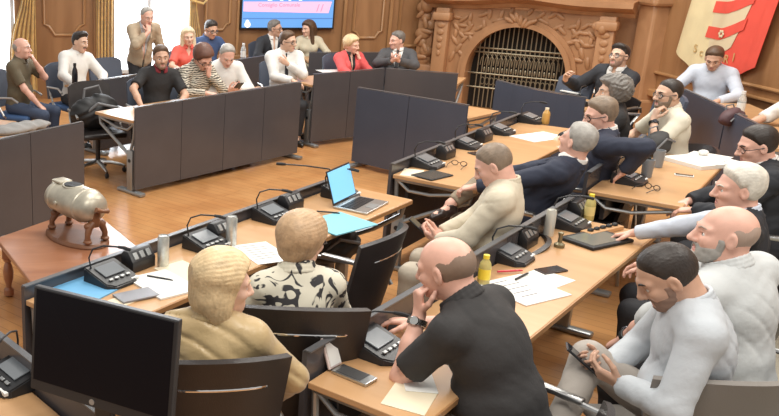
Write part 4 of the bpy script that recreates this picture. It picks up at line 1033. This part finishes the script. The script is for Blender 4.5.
# monitor on the lower left desk
a0, a1 = V((-.265, 2.70, 0)), V((.195, 2.42, 0))
dm = (a1 - a0); t = thing('monitor', 'large black computer monitor seen from the front, switched off', 'monitor', ((a0 + a1) / 2).to_tuple()[:2] + (.73,), math.atan2(dm.y, dm.x))
Mm = Matrix.Translation((0, 0, .185)) @ Matrix.Rotation(R(-6), 4, 'X')
bm = NB(); box(bm, (0, 0, .185), (.54, .028, .365), bev=.004); bmesh.ops.transform(bm, matrix=Mm, verts=bm.verts[:]); obj('housing', bm, mat('monitor_grey', (.035, .035, .038), .4), t)
bm = NB(); box(bm, (0, -.0150, .185), (.532, .003, .357)); bmesh.ops.transform(bm, matrix=Mm, verts=bm.verts[:]); obj('bezel', bm, BLK, t)
bm = NB(); box(bm, (0, -.0172, .200), (.512, .002, .318)); bmesh.ops.transform(bm, matrix=Mm, verts=bm.verts[:]); obj('screen', bm, mat('screen_off', (.004, .004, .007), .25, spec=.15), t)
bm = NB(); lathe(bm, [(.010, 0), (.010, .002)], 20, Mm @ Matrix.Translation((-.02, -.0165, .022)) @ Matrix.Rotation(R(90), 4, 'X')); lo = obj('maker_emblem', bm, GREYM, t)
bm = NB(); box(bm, (0, .035, .19), (.07, .03, .36), bev=.008); box(bm, (0, .03, .008), (.24, .18, .014), bev=.005); obj('stand', bm, BLK, t)
# bottles, cans, cups
def bottle(name, label, cat, x, y, h, r, m, capm, lab=None, group=None, z=Z):
    t = thing(name, label, cat, spot(x, y, z), 0, group); k = r / .03
    bm = NB(); lathe(bm, [(r * .9, 0), (r, .006), (r, h * .62), (r * .85, h * .74), (r * .45, h * .86), (r * .42, h * .92)], 18); obj('body', bm, m, t, True)
    bm = NB(); lathe(bm, [(r * .52, h * .88), (r * .52, h)], 16); obj('cap', bm, capm, t, True)
    if lab: bm = NB(); lathe(bm, [(r * 1.015, h * .2), (r * 1.015, h * .55)], 18, cap=False); obj('label', bm, lab, t, True)
    return t
bottle('juice_bottle', 'small yellow capped bottle beside the man in black', 'bottle', 483, 284, .155, .029, JUICE, YEL, YEL)
bottle('juice_bottle', 'yellow capped bottle at the far end of the long desk', 'bottle', 588, 220, .165, .030, JUICE, YEL, mat('yellow_label', (.75, .62, .25), .5))
bottle('juice_bottle', 'orange bottle at the far end of the middle desk', 'bottle', 545, 124, .15, .033, mat('orange_juice', (.70, .42, .12), .3, trans=.2), CREAMP)
bottle('water_bottle', 'clear water bottle on the right desk before the pale blue shirt', 'bottle', 739, 116, .24, .036, CLEARP, LABELW, LABELW)
bottle('water_bottle', 'clear water bottle on the rear desk beside the blue polo', 'bottle', 243, 60, .23, .036, CLEARP, LABELW, LABELW)
bottle('dark_bottle', 'slim dark bottle before the man with moustache', 'bottle', 75, 90, .30, .034, mat('dark_glass', (.015, .015, .02), .12), BLK)
def can(label, x, y, h=.17, r=.031, m=CAN):
    t = thing('metal_can', label, 'can', spot(x, y), 0, 'tall metal cans'); bm = NB()
    lathe(bm, [(r * .85, 0), (r, .008), (r, h - .014), (r * .86, h - .002), (r * .86, h), (r * .80, h - .006), (.002, h - .006)], 22); obj('can_body', bm, m, t, True, 30)
    bm = NB(); box(bm, (.006, 0, h - .003), (.018, .012, .002)); obj('pull_tab', bm, STEEL, t); return t
can('tall metal can left of the woman in gold jacket', 163, 266); can('tall metal can between the two blond women', 231, 245)
can('pale tall can beside the far microphone unit of the long desk', 548, 236, .16, .028, mat('pale_can', (.66, .66, .60), .35, .3))
for x, y, l in ((646, 177, 'grey cup nearest the navy jacketed man hand'), (657, 167, 'grey cup just right of the other grey cup')):
    bm = NB(); lathe(bm, [(.030, 0), (.034, .003), (.040, .13), (.036, .13), (.030, .01), (.001, .01)], 20); o = obj('cup', bm, mat('grey_cup', (.24, .26, .28), .35), None, True, 30); o.location = spot(x, y); tag(o, l, 'cup', 'grey cups')
# phones, pens, tablets, eyeglasses
def phone(label, x, y, rz, z=Z, m=BLK, w=.075, l=.155):
    p = spot(x, y, z); t = thing('mobile_phone', label, 'phone', p, rz); bm = NB(); box(bm, (0, 0, .005), (w, l, .009), bev=.003); obj('phone_body', bm, m, t); bm = NB(); box(bm, (0, 0, .0100), (w - .008, l - .012, .001)); obj('phone_screen', bm, mat('phone_glass', (.02, .02, .025), .1), t); return t
phone('black mobile phone on the desk by red pen', 551, 271, R(110), m=mat('phone_brown', (.05, .03, .025), .4))
phone('dark mobile phone on the middle desk right of the eyeglasses', 478, 155, R(20))
phone('white mobile phone lying beside the open eyeglasses', 684, 176, R(60), m=LABELW, w=.05, l=.12)
t = thing('flip_phone', 'open silver flip phone on the desk end beside the elbow', 'phone', spot(354, 377), R(42)); bm = NB(); box(bm, (0, 0, .008), (.085, .16, .014), bev=.004); obj('phone_body', bm, STEEL, t); bm = NB(); box(bm, (0, .008, .0155), (.07, .11, .002)); obj('keypad', bm, mat('dark_grey', (.07, .07, .07), .3), t)
bm = NB(); box(bm, (0, .004, .065), (.085, .010, .13), bev=.003); bmesh.ops.transform(bm, matrix=Matrix.Translation((0, .085, .012)) @ Matrix.Rotation(R(-22), 4, 'X'), verts=bm.verts[:]); obj('flip_lid', bm, mat('pale_pink', (.70, .58, .55), .35), t)
bm = NB(); box(bm, (0, -.003, .065), (.07, .004, .11)); bmesh.ops.transform(bm, matrix=Matrix.Translation((0, .085, .012)) @ Matrix.Rotation(R(-22), 4, 'X'), verts=bm.verts[:]); obj('lid_screen', bm, LABELW, t)
t = thing('tablet', 'black tablet lying on the middle desk', 'tablet', spot(432, 176), ROW - .2); bm = NB(); box(bm, (0, 0, .006), (.25, .18, .010), bev=.004); obj('tablet_body', bm, BLKM, t); bm = NB(); box(bm, (0, 0, .0115), (.23, .16, .001)); obj('tablet_screen', bm, mat('slate_screen', (.05, .06, .06), .2), t)
t = thing('tablet', 'large dark tablet with glossy screen before the bald bearded man', 'tablet', spot(596, 241), ROW + R(70)); bm = NB(); box(bm, (0, 0, .010), (.22, .34, .018), bev=.005); obj('tablet_body', bm, BLKM, t); bm = NB(); box(bm, (0, 0, .0198), (.17, .28, .001)); obj('tablet_screen', bm, mat('tablet_glow', (.16, .17, .15), .12), t)
t = thing('wooden_case', 'wooden pencil tray full of small things behind the dark tablet', 'tray', spot(602, 232), ROW + R(72)); bm = NB(); box(bm, (0, 0, .012), (.07, .30, .024), bev=.004); obj('tray', bm, DESKW, t)
for k in range(5): bm = NB(); ball(bm, (.0, -.11 + .055 * k, .03), (.016, .022, .012), 10, 6); obj('trinket', bm, BLKM, t, True)
def pen(label, x, y, rz, m):
    bm = NB(); tube(bm, [(-.07, 0, .006), (.05, 0, .006), (.066, 0, .005), (.072, 0, .004)], [.0055, .0055, .004, .001], 8); o = obj('pen', bm, m, None, True); o.location = spot(x, y, .737); o.rotation_euler = (0, 0, rz); tag(o, label, 'pen')
pen('red pen above the white notepad', 510, 272, R(8), mat('red_plastic', (.6, .03, .06), .4)); pen('black pen lying on the white notepad', 522, 277, R(40), BLK); pen('dark pen on the white printed papers', 160, 279, R(-25), BLK); pen('black pen by the laptop and teal folder', 328, 213, R(-15), BLK)
def specs(label, x, y, rz):
    bm = NB()
    for sx in (-1, 1):
        tube(bm, [(sx * .033 + .024 * math.cos(a), 0, .022 + .018 * math.sin(a)) for a in np.linspace(0, 6.283, 15)[:-1]], .0028, 6, closed=True); tube(bm, [(sx * .058, 0, .025), (sx * .06, .07, .022), (sx * .055, .12, .006)], .0026, 6)
    tube(bm, [(-.01, 0, .026), (.01, 0, .026)], .0026, 6); o = obj('eyeglasses', bm, BLK, None, True); o.location = spot(x, y); o.rotation_euler = (0, 0, rz); tag(o, label, 'eyeglasses')
specs('eyeglasses lying open on the desk with grey cups', 652, 190, R(110)); specs('eyeglasses lying on the middle desk among the microphone units', 459, 166, R(140))
bm = NB(); lathe(bm, [(.026, 0), (.028, .004), (.028, .018), (.012, .028), (.010, .06), (.016, .085), (.002, .09)], 16); o = obj('hand_stamp', bm, mat('dark_brass', (.20, .17, .10), .35, .5), None, True); o.location = spot(559, 247); tag(o, 'small dark hand stamp between the pale can and the tablet', 'stamp')
bm = NB(); box(bm, (0, 0, .018), (.13, .07, .03), bev=.012); o = obj('pouch', bm, BLKM, None, True); o.location = spot(660, 180, .73) ; bpy.data.objects.remove(o)
# bags
def bag(label, loc, rz, s, m=BLKM, name='bag'):
    t = thing(name, label, 'bag', loc, rz); v = Vol((-.32 * s, -.25 * s, -.02), (.32 * s, .25 * s, .46 * s), .012)
    v.ell((0, 0, .14 * s), (.24 * s, .14 * s, .14 * s), k=0); v.ell((.06 * s, .01, .2 * s), (.14 * s, .11 * s, .12 * s), k=.05); v.ell((-.12 * s, -.03 * s, .17 * s), (.11 * s, .10 * s, .12 * s), k=.05)
    X, Y, Zg = v.grid(); v.D = np.maximum(v.D, -Zg + .005).astype(np.float32); v.D += (.009 * np.sin(38 * X + 4 * np.sin(18 * Zg)) * np.sin(31 * Zg + 9 * Y)).astype(np.float32)
    P, Q = v.mesh(); o = bpy.data.objects.new('bag_body', npmesh('bag_body', P, Q, [m])); COL.objects.link(o); o.parent = t
    bm = NB(); tube(bm, [(-.10 * s, .04, .24 * s), (-.08 * s, .05, .36 * s), (.06 * s, .05, .38 * s), (.10 * s, .04, .27 * s)], .012 * s, 8); tube(bm, [(-.2 * s, -.08, .12 * s), (-.05 * s, -.16 * s, .26 * s), (.16 * s, -.13 * s, .2 * s)], .014 * s, 8); obj('strap', bm, mat('grey_strap', (.16, .16, .165), .6), t, True)
    return t
_p = G(98, 172, 0); bag('black backpack piled on the dark swivel chair beside the bald man in olive', (_p.x - .03, _p.y, .465), .5, 1.15, name='backpack')
bag('crumpled black bag on the desk near the grey cups', spot(655, 155), .4, .58, mat('charcoal_cloth', (.05, .05, .05), .8), name='bag')
bag('dark bag under the desk end below the teal folder', G(333, 262, .25), .3, .8, name='bag')
bag('small dark bundle with red on the desk behind the man in dark suit', spot(731, 126), .2, .5, mat('dark_bundle', (.09, .045, .05), .6), name='bag')
v = Vol((-.4, -.2, -.01), (.4, .2, .12), .012); v.ell((-.1, 0, .03), (.22, .12, .045), k=0); v.ell((.12, .02, .03), (.2, .1, .04), k=.04); X, Y, Zg = v.grid(); v.D = np.maximum(v.D, -Zg).astype(np.float32); v.D += (.008 * np.sin(45 * X + 20 * Y) * np.sin(30 * Y)).astype(np.float32)
P, Q = v.mesh(); o = bpy.data.objects.new('folded_cloth', npmesh('folded_cloth', P, Q, [mat('grey_cloth', (.30, .29, .28), .9, bump=.4, bscale=40)])); COL.objects.link(o); o.location = spot(22, 131, .86 - .13); o.rotation_euler.z = .7; tag(o, 'crumpled grey jacket lying on the left desk', 'cloth')

t = thing('gooseneck_microphone', 'long black gooseneck microphone pointing left behind the open laptop', 'microphone', spot(336, 190), 0)
bm = NB(); lathe(bm, [(.05, 0), (.05, .02), (.02, .03)], 16); obj('foot', bm, BLK, t, True)
bm = NB(); tube(bm, [(0, 0, .02), (-.01, .01, .10), (-.05, .03, .14), (-.20, .08, .15), (-.33, .12, .15)], .005, 6); obj('gooseneck', bm, BLK, t, True)
bm = NB(); tube(bm, [(-.33, .12, .15), (-.36, .13, .15), (-.39, .14, .15)], [.009, .012, .010], 8); obj('microphone_tip', bm, BLKM, t, True)
# ------------------------------------------------------------------ the people
C = lambda n, c, r=.8, **k: mat('cloth_' + n, c, r, bump=.55, bscale=16, **k)
WHITE = C('white', (.74, .73, .70)); CREAM = C('cream', (.70, .66, .54)); PALEB = C('pale_blue', (.56, .61, .70)); LGREY = C('light_grey_blue', (.50, .53, .56)); PALEG = C('pale_grey', (.56, .58, .58))
BLACK = C('black', (.020, .019, .020)); CHARC = C('charcoal', (.030, .028, .028)); NAVYS = C('navy_suit', (.028, .034, .058)); DARKS = C('dark_suit', (.022, .024, .030)); GREYS = C('grey_suit', (.075, .075, .080))
OLIVE = C('olive', (.13, .105, .065)); BLAZER = C('beige_blazer', (.42, .33, .23)); CORAL = C('coral', (.68, .10, .10)); REDC = C('red', (.72, .13, .10)); BLUEC = C('blue', (.045, .085, .20)); GOLD = mat('gold_satin', (.48, .345, .17), .40, bump=.9, bscale=11, sheen=.3)
BEIGE = C('beige', (.64, .57, .44)); KHAKI = C('khaki', (.30, .24, .17)); TBEIGE = C('beige_trousers', (.56, .49, .39)); TGREY = C('grey_trousers', (.40, .36, .32)); TDARK = C('dark_trousers', (.028, .028, .032)); JEANS = C('jeans', (.05, .07, .12)); IVORY = C('ivory_jacket', (.62, .56, .42))
FLORAL = blotch('floral_print', (.66, .62, .50), (.03, .028, .03), 'noise', 12, .57); ZEBRA = blotch('zebra_print', (.62, .57, .46), (.10, .085, .07), 'wave', 14, .5)
GB = mat('glasses_black', (.015, .015, .018), .3); GM = mat('glasses_metal', (.25, .22, .18), .3, .8); SILW = mat('steel_watch', (.6, .6, .58), .25, 1.0); BLKW = mat('black_watch', (.02, .02, .02), .4)
SHB = mat('shoe_dark_brown', (.035, .022, .018), .28)
chin = lambda sx, dx=.0: ('head', (sx * .045 + dx, .125, -.185))
CH_HD = ((-.02, -.25, 1), (0, -1, -.2))

# near left: two women at the front desk
person('gold', 'person, blond woman in gold satin jacket seen from behind, looking right', 'fair', 98, hp=(223, 286), fem=True, s=.98, lean=3, twist=-24, head=(-88, 4, 0), top=('shirt', GOLD, 'long'), hair=('bob', 'blond'), legs=TDARK, L=(-.24, .34, .66), Rh=(.30, .16, .64), collar=GOLD, fat=.03, crease=1.9)
person('floral', 'person, short haired woman in cream blouse with black flowers, facing away', 'fair', 104, hp=(303, 242), fem=True, s=.97, lean=6, twist=-12, head=(-62, 4, 2), top=('blouse', FLORAL, 'half'), hair=('pixie', 'sand'), legs=TDARK, glasses=GB, L=(-.14, .36, .72), Rh=(.18, .34, .72), fat=.015)
# near right
person('black', 'person, balding man in black shirt leaning on desk, cheek on hand, seen from behind', 'pink', 126, hp=(446, 270), s=1.02, lean=26, side=-5, twist=4, head=(8, 16, -4), top=('polo', CHARC, 'short'), hair=('horseshoe', 'thinb'), legs=TDARK,
       L=('head', (-.055, .105, -.150)), Lh=((.05, -.1, 1), (.6, -.6, 0)), elbL=(-.35, .25, -1), curlL=(55, 70, 40), Rh=(.12, .55, .78), watch=('L', SILW), fat=.055)
person('phone', 'person, dark haired man in pale grey shirt looking down at a phone', 'tan', 158, hp=(668, 278), s=.98, lean=8, twist=0, head=(4, 36, 0), top=('shirt', LGREY, 'long'), hair=('crop', 'dark'), legs=TGREY, L=(-.06, .27, .74), Rh=(.07, .31, .74), Lh=((.25, .9, .25), (.75, -.1, .65)), Rhh=((-.35, .9, .2), (-.75, -.1, .65)), curlL=(35, 40, 25), curlR=(35, 40, 25),
       ankR=(-.20, .50, .50), kneeR=(.55, .7, 1), ankL=(-.12, .42, .09), beard=('stubble', 'stub'), fat=.04)
person('bald', 'person, bald man with short grey beard in pale shirt, looking left', 'pink', 146, hp=(724, 236), s=1.0, lean=12, twist=-34, head=(14, -4, 0), top=('shirt', PALEG, 'half'), hair=('horseshoe', 'thin'), beard=('full', 'grey'), legs=TDARK, L=('on', (622, 340, .60)), elbL=(-.3, .8, .6), Rh=('on', (606, 262, .775)), watch=('L', BLKW), fat=.03, neckr=1.08)
person('whitehair', 'person, white haired man in dark vest and pale blue sleeves, profile to the left', 'pink', 148, hp=(738, 190), lean=0, head=(14, 4, 0), top=('jacket', DARKS, None), under=PALEB, hair=('side', 'white'), legs=TDARK, L=('on', (690, 215, .74)), Rh=('on', (627, 234, .775)), watch=('L', BLKW), fat=.03)
person('suit', 'person, dark haired man in dark suit with black glasses, looking down left', 'pink', 152, hp=(757, 147), lean=8, head=(14, 14, 0), top=('jacket', DARKS, 'long'), under=WHITE, hair=('short', 'dark'), glasses=GB, legs=TDARK, L=(-.08, .42, .78), Rh=(.14, .44, .78), fat=.02)
person('beige', 'person, man in beige polo with cropped grey hair holding a phone', 'pink', 150, hp=(494, 166), lean=-5, head=(4, 30, 0), top=('shirt', BEIGE, 'long'), hair=('crop', 'ash'), legs=TBEIGE, L=(-.06, .29, .72), Rh=(.08, .31, .72), Lh=((.3, .9, .2), (.7, -.1, .7)), Rhh=((-.4, .9, .1), (-.7, -.1, .7)), curlL=(35, 40, 25), curlR=(45, 50, 30), ankR=(.16, .48, .09), ankL=(-.14, .44, .09), shoes=SHB, fat=.02, q=1.1)
person('recline', 'person, grey haired man in dark blazer reclining, seen from behind', 'pink', 136, hp=(577, 142), lean=-27, head=(-16, -14, 0), top=('jacket', NAVYS, 'long'), under=WHITE, hair=('short', 'grey'), legs=KHAKI, L=(-.28, .42, .78), Rh=(.22, .42, .78), ankR=('on', (450, 204, .62)), ankL=(-.12, .44, .09), kneeR=(.4, .2, 1), footR=(-.9, .3, -.1), shoes=SHB, q=1.3, fat=.02)
person('navy', 'person, man with brown grey hair and glasses in navy jacket, arm over the desk behind', 'pink', 152, hp=(600, 116), lean=-2, side=-2, head=(20, 12, 0), top=('jacket', BLUEC if False else NAVYS, 'long'), under=WHITE, hair=('side', 'ash'), glasses=GB, legs=TDARK, L=('on', (624, 172, .82)), elbL=(-.4, -.8, .3), Rh=chin(1), Rhh=CH_HD, elbR=(.6, .3, -.8), curlR=(45, 60, 40), q=1.3)
person('curly', 'person with curly grey hair in black top, seen from behind', 'olive', 158, hp=(612, 93), lean=2, head=(10, 0, 0), top=('shirt', BLACK, 'long'), hair=('curly', 'salt'), legs=TDARK, L=(-.18, .38, .78), Rh=(.18, .40, .78), q=1.5)
person('polo', 'person, man with glasses and beard in cream polo, chin on hand', 'olive', 172, hp=(668, 95), lean=8, head=(12, 2, 0), top=('polo', CREAM, 'short'), hair=('crop', 'dark'), beard=('full', 'ash'), glasses=GB, legs=TDARK, L=chin(-1), Lh=CH_HD, elbL=(-.5, .4, -.8), curlL=(45, 65, 40), Rh=(.15, .40, .78), watch=('L', BLKW), fat=.04, q=1.4)
person('paleblue', 'person, brown haired man in pale blue shirt looking down before the banner', 'tan', 222, hp=(714, 59), lean=10, head=(8, 26, 0), top=('shirt', PALEB, 'long'), hair=('short', 'brown'), legs=TDARK, L=(-.18, .42, .79), Rh=(.18, .42, .79), q=1.6, fat=.03)
person('blazer', 'person, dark haired man with glasses in dark blazer and open white shirt by fireplace', 'olive', 214, hp=(619, 57), lean=-6, side=-5, head=(-8, -10, 4), top=('jacket', DARKS, 'long'), under=WHITE, vopen=(.085, .40), hair=('quiff', 'dark'), beard=('stubble', 'stub'), glasses=GB, legs=TDARK, Rh=(.34, .30, .98), Rhh=((-.3, .5, .8), (-.8, .3, 0)), elbR=(.6, -.2, -.8), L=(-.18, .42, .79), q=1.6)
person('edge', 'person in white shirt at the right edge with raised arm', 'tan', 168, hp=(806, 82), lean=4, head=(10, 10, 0), top=('shirt', WHITE, 'half'), hair=('short', 'brown'), legs=TDARK, L=('head', (-.14, .08, -.04)), Lh=((.4, -.3, .8), (.9, -.2, 0)), elbL=(-.4, .8, -.6), curlL=(30, 45, 30), Rh=(.18, .42, .79), q=1.6)
# far side
person('olive', 'person, bald man in olive polo with hand at his mouth at the left', 'pink', 336, hp=(22, 49), lean=4, head=(2, -4, 0), top=('polo', OLIVE, 'short'), hair=('horseshoe', 'grey'), legs=JEANS, L=('head', (-.02, .14, -.15)), Lh=((.1, -.4, .9), (.3, -1, 0)), elbL=(-.5, .4, -.8), curlL=(40, 55, 40), Rh=(.10, .34, .62), q=2, fat=.035)
person('moustache', 'person, man with dark hair and moustache in white shirt', 'olive', 305, hp=(80, 43), lean=-2, side=-6, head=(18, 4, -8), top=('shirt', WHITE, 'long'), hair=('quiff', 'dark'), beard=('moustache', 'dark'), legs=TDARK, L=(-.2, .38, .78), Rh=(.2, .38, .78), q=2)
person('standing', 'person, grey haired man standing in beige blazer with hand at his mouth', 'pink', 292, hp=(147, 17), stand=True, s=.90, lean=18, head=(4, 14, 0), top=('jacket', BLAZER, 'long'), under=mat('pale_shirt', (.55, .58, .62), .8), vopen=(.085, .45), hair=('recede', 'grey'), legs=TDARK, Rh=('head', (.03, .15, -.15)), Rhh=((-.1, -.5, .8), (-.2, -1, 0)), elbR=(.6, .3, -.8), curlR=(45, 60, 40), L=(-.34, .12, .82), elbL=(-1, -.6, 0), ankL=(-.11, .02, .09), ankR=(.11, .02, .09), kneeL=(0, 1, 0), kneeR=(0, 1, 0), q=1.8, fat=.02)
person('blondred', 'person, long blond haired woman in red top at the window', 'fair', 282, hp=(188, 37), fem=True, lean=2, head=(-4, 4, 4), top=('blouse', REDC, 'short'), hair=('long', 'platinum'), legs=TDARK, L=(-.18, .38, .78), Rh=(.16, .38, .78), q=2, vopen=(.05, .13))
person('blackpolo', 'person, brown haired man in black polo leaning on one arm, facing the room', 'tan', 286, hp=(161, 58), lean=4, side=-4, head=(-8, 2, 2), top=('polo', BLACK, 'short'), hair=('short', 'brown'), beard=('stubble', 'stub'), legs=JEANS, Rh=(.30, .42, .79), elbR=(1, -.2, .2), L=(-.14, .44, .79), q=1.6, fat=.02, collar=C('dark_red', (.22, .02, .03)))
person('zebra', 'person, dark haired woman in striped cream blouse with head bowed on her hand', 'pink', 300, hp=(203, 58), fem=True, s=1.03, lean=12, head=(0, 38, 6), top=('blouse', ZEBRA, 'long'), hair=('pixie', 'auburn'), glasses=GB, legs=TDARK, L=('head', (-.04, .13, -.12)), Lh=((.1, -.4, .9), (.2, -1, 0)), elbL=(-.5, .5, -.8), curlL=(40, 55, 40), Rh=(.10, .42, .79), q=1.8, fat=.045)
person('bluepolo', 'person, dark haired man with glasses in blue polo left of screen', 'tan', 294, hp=(211, 30), lean=4, head=(4, 16, 0), top=('polo', BLUEC, 'short'), hair=('short', 'dark'), glasses=GB, legs=TDARK, L=(-.18, .38, .79), Rh=(.18, .38, .79), q=2, fat=.02)
person('whitephone', 'person, grey haired man in white shirt looking down at a phone', 'pink', 288, hp=(227, 56), lean=10, head=(-8, 32, 0), top=('shirt', WHITE, 'long'), hair=('recede', 'grey'), legs=TDARK, L=(-.06, .36, .84), Rh=(.06, .38, .84), Lh=((.35, .8, .3), (.7, -.2, .6)), Rhh=((-.35, .8, .3), (-.7, -.2, .6)), curlL=(40, 45, 30), curlR=(40, 45, 30), q=1.8, fat=.03)
person('darkscreen', 'person, grey haired man with glasses in dark suit under the screen', 'tan', 285, hp=(275, 29), s=.91, seat=.41, lean=0, head=(46, 2, 0), top=('jacket', DARKS, 'long'), under=WHITE, hair=('short', 'salt'), glasses=GB, legs=TDARK, L=(-.18, .38, .79), Rh=(.18, .38, .79), q=2.2)
person('tie', 'person, man in white shirt and dark tie with glasses, looking right', 'olive', 274, hp=(288, 42), lean=0, head=(44, 4, 0), top=('shirt', WHITE, 'long'), hair=('short', 'brown'), glasses=GB, tie=mat('tie_dark', (.02, .02, .025), .5), legs=TDARK, L=(.02, .24, 1.0), Lh=((.8, .2, .5), (.2, -1, 0)), curlL=(40, 50, 30), Rh=(-.04, .34, .80), q=1.8, fat=.03)
person('ivory', 'person, long dark haired woman in ivory jacket under the screen', 'fair', 262, hp=(308, 29), fem=True, s=.92, seat=.41, lean=0, head=(-48, 6, 0), top=('blouse', IVORY, 'long'), hair=('wavy', 'brown'), legs=TDARK, L=(-.18, .36, .79), Rh=(.12, .36, .79), q=2)
person('coral', 'person, blond woman in coral jacket with hand at her chin', 'fair', 284, hp=(352, 45), fem=True, s=.9, seat=.40, lean=-4, head=(26, 8, 6), top=('jacket', CORAL, 'long'), under=BLACK, vopen=(.06, .36), hair=('pixie', 'blond'), legs=TDARK, L=('head', (-.02, .13, -.16)), Lh=((.1, -.35, .9), (.3, -1, 0)), elbL=(-.5, .4, -.8), curlL=(45, 60, 40), Rh=(.14, .42, .79), q=1.8)
person('greysuit', 'person, grey haired man in grey suit and white shirt with clasped hands', 'pink', 250, hp=(397, 41), s=.9, seat=.40, lean=-10, head=(-52, 4, 0), top=('jacket', GREYS, 'long'), under=WHITE, tie=mat('tie_dark', (.02, .02, .025), .5), hair=('short', 'salt'), legs=TDARK, L=(-.03, .30, .98), Rh=(.05, .32, .98), Lh=((.8, .5, .4), (0, -.7, .7)), Rhh=((-.8, .5, .4), (0, -.7, .7)), elbL=(-1, .1, -.5), elbR=(1, .1, -.5), curlL=(35, 45, 30), curlR=(35, 45, 30), q=2, fat=.03)

# chairs under everyone who sits
CP = chair('black conference chair with chrome back strip under the woman in gold jacket'); LP = chair('black low backed chair under the man in beige polo', LEATH, False, .30); SWP = swivel('blue swivel chair under the bald man in olive polo'); GP = chair('grey upholstered chair under the man with phone in pale grey shirt', GREYF, False, .42, arms=False)
def seat_for(key, proto, first, label, dy=0.0, turn=0.0):
    p = dict(PEOPLE[key]); p['rz'] += R(turn); off = Matrix.Rotation(p['rz'], 4, 'Z') @ V((0, dy, 0)); loc = p['org'] + off
    if first: proto.location = loc; proto.rotation_euler = (0, 0, p['rz'])
    else: dup(proto, loc, p['rz'], label)
seat_for('gold', CP, True, '', .13, -2); seat_for('olive', SWP, True, ''); seat_for('phone', GP, True, '', .10, -72)
seat_for('floral', CP, False, 'black conference chair with chrome back strip under the woman in floral blouse', .10, -18)
seat_for('beige', LP, True, '')
for k, l in (('recline', 'the reclining man in dark blazer'), ('navy', 'the man in navy jacket'), ('curly', 'the person with curly grey hair'), ('polo', 'the man in cream polo'), ('bald', 'the bald bearded man'), ('black', 'the man in black shirt')):
    seat_for(k, LP, False, 'black low backed chair under ' + l)
for k, l in (('whitehair', 'chair under the white haired man'), ('suit', 'chair under the man in dark suit with black glasses'), ('blazer', 'chair under the man by fireplace'), ('paleblue', 'chair under the man in pale blue shirt'), ('edge', 'chair under the person at the right edge')):
    seat_for(k, LP, False, 'black low backed ' + l)
for k, l in (('moustache', 'the man with moustache'), ('blondred', 'the blond woman in red'), ('blackpolo', 'the man in black polo'), ('zebra', 'the woman in striped blouse'), ('bluepolo', 'the man in blue polo'), ('whitephone', 'the white shirted man with phone'), ('darkscreen', 'the man in dark suit below the screen'), ('tie', 'the man with dark tie'), ('ivory', 'the woman in ivory jacket'), ('coral', 'the woman in coral jacket'), ('greysuit', 'the man in grey suit')):
    seat_for(k, SWP, False, 'swivel chair under ' + l)
def put_chair(proto, x, y, z, heading, label):
    p = G(x, y, z); dup(proto, (p.x, p.y, 0), R(heading - 90), label)
put_chair(CP, 327, 312, .46, 140, 'empty black chair between the floral woman and the laptop desk')
put_chair(SWP, 556, 88, .8, 200, 'empty blue grey chair before the fireplace grille')
put_chair(SWP, 641, 110, .75, 180, 'empty blue grey chair beside the man in cream polo')
_p = G(98, 172, 0); dk = swivel('dark swivel chair with steel star base carrying the black backpack', LEATH); dk.location = (_p.x, _p.y, 0); dk.rotation_euler.z = R(200)
put_chair(SWP, 116, 62, .9, 300, 'empty dark chair left of the standing man')

# phones in hands
def held(key, label, up=.0):
    p = PEOPLE[key]; c = (p['L'] + p['R']) / 2; f = V((math.cos(R(p['heading'])), math.sin(R(p['heading'])), 0))
    t = thing('mobile_phone', label, 'phone', c + V((0, 0, .02)) + f * .05, p['rz']); Mx = Matrix.Rotation(R(38), 4, 'X')
    bm = NB(); box(bm, (0, 0, 0), (.075, .155, .009), bev=.003); bmesh.ops.transform(bm, matrix=Mx, verts=bm.verts[:]); obj('phone_body', bm, BLK, t)
    bm = NB(); box(bm, (0, 0, .005), (.068, .145, .001)); bmesh.ops.transform(bm, matrix=Mx, verts=bm.verts[:]); obj('phone_screen', bm, mat('phone_glass', (.02, .02, .025), .1), t)
held('phone', 'black phone in the hands of the man in pale grey shirt'); held('beige', 'black phone in the hands of the man in beige polo'); held('whitephone', 'black phone in the hands of the man in white shirt')

# ------------------------------------------------------------------ light: ceiling luminaires, daylight at the windows
def area(name, loc, size, power, col, rot=(0, 0, 0), sy=None):
    l = bpy.data.lights.new(name, 'AREA'); l.energy = power; l.size = size; l.color = col
    if sy: l.shape = 'RECTANGLE'; l.size_y = sy
    o = bpy.data.objects.new(name, l); COL.objects.link(o); o.location = loc; o.rotation_euler = rot; return o
for x, y in ((.5, 2.0), (4.2, 2.5), (1.0, 6.2), (4.8, 6.6), (1.6, 10.2), (5.0, 9.6)): area('ceiling_lamp', (x, y, 4.5), 1.6, 105, (1.0, .955, .88))
area('window_light', (.58, YW - .4, 2.2), 1.3, 90, (.85, .92, 1.0), (R(-90), 0, 0), 3.2)
w = bpy.data.worlds.new('world'); SC.world = w; w.use_nodes = True
w.node_tree.nodes['Background'].inputs[0].default_value = (1.0, .98, .95, 1); w.node_tree.nodes['Background'].inputs[1].default_value = .55
SC.view_settings.view_transform = 'Standard'; SC.view_settings.look = 'None'; SC.view_settings.gamma = 1; SC.view_settings.use_curve_mapping = False
SC.view_settings.exposure = 0.12
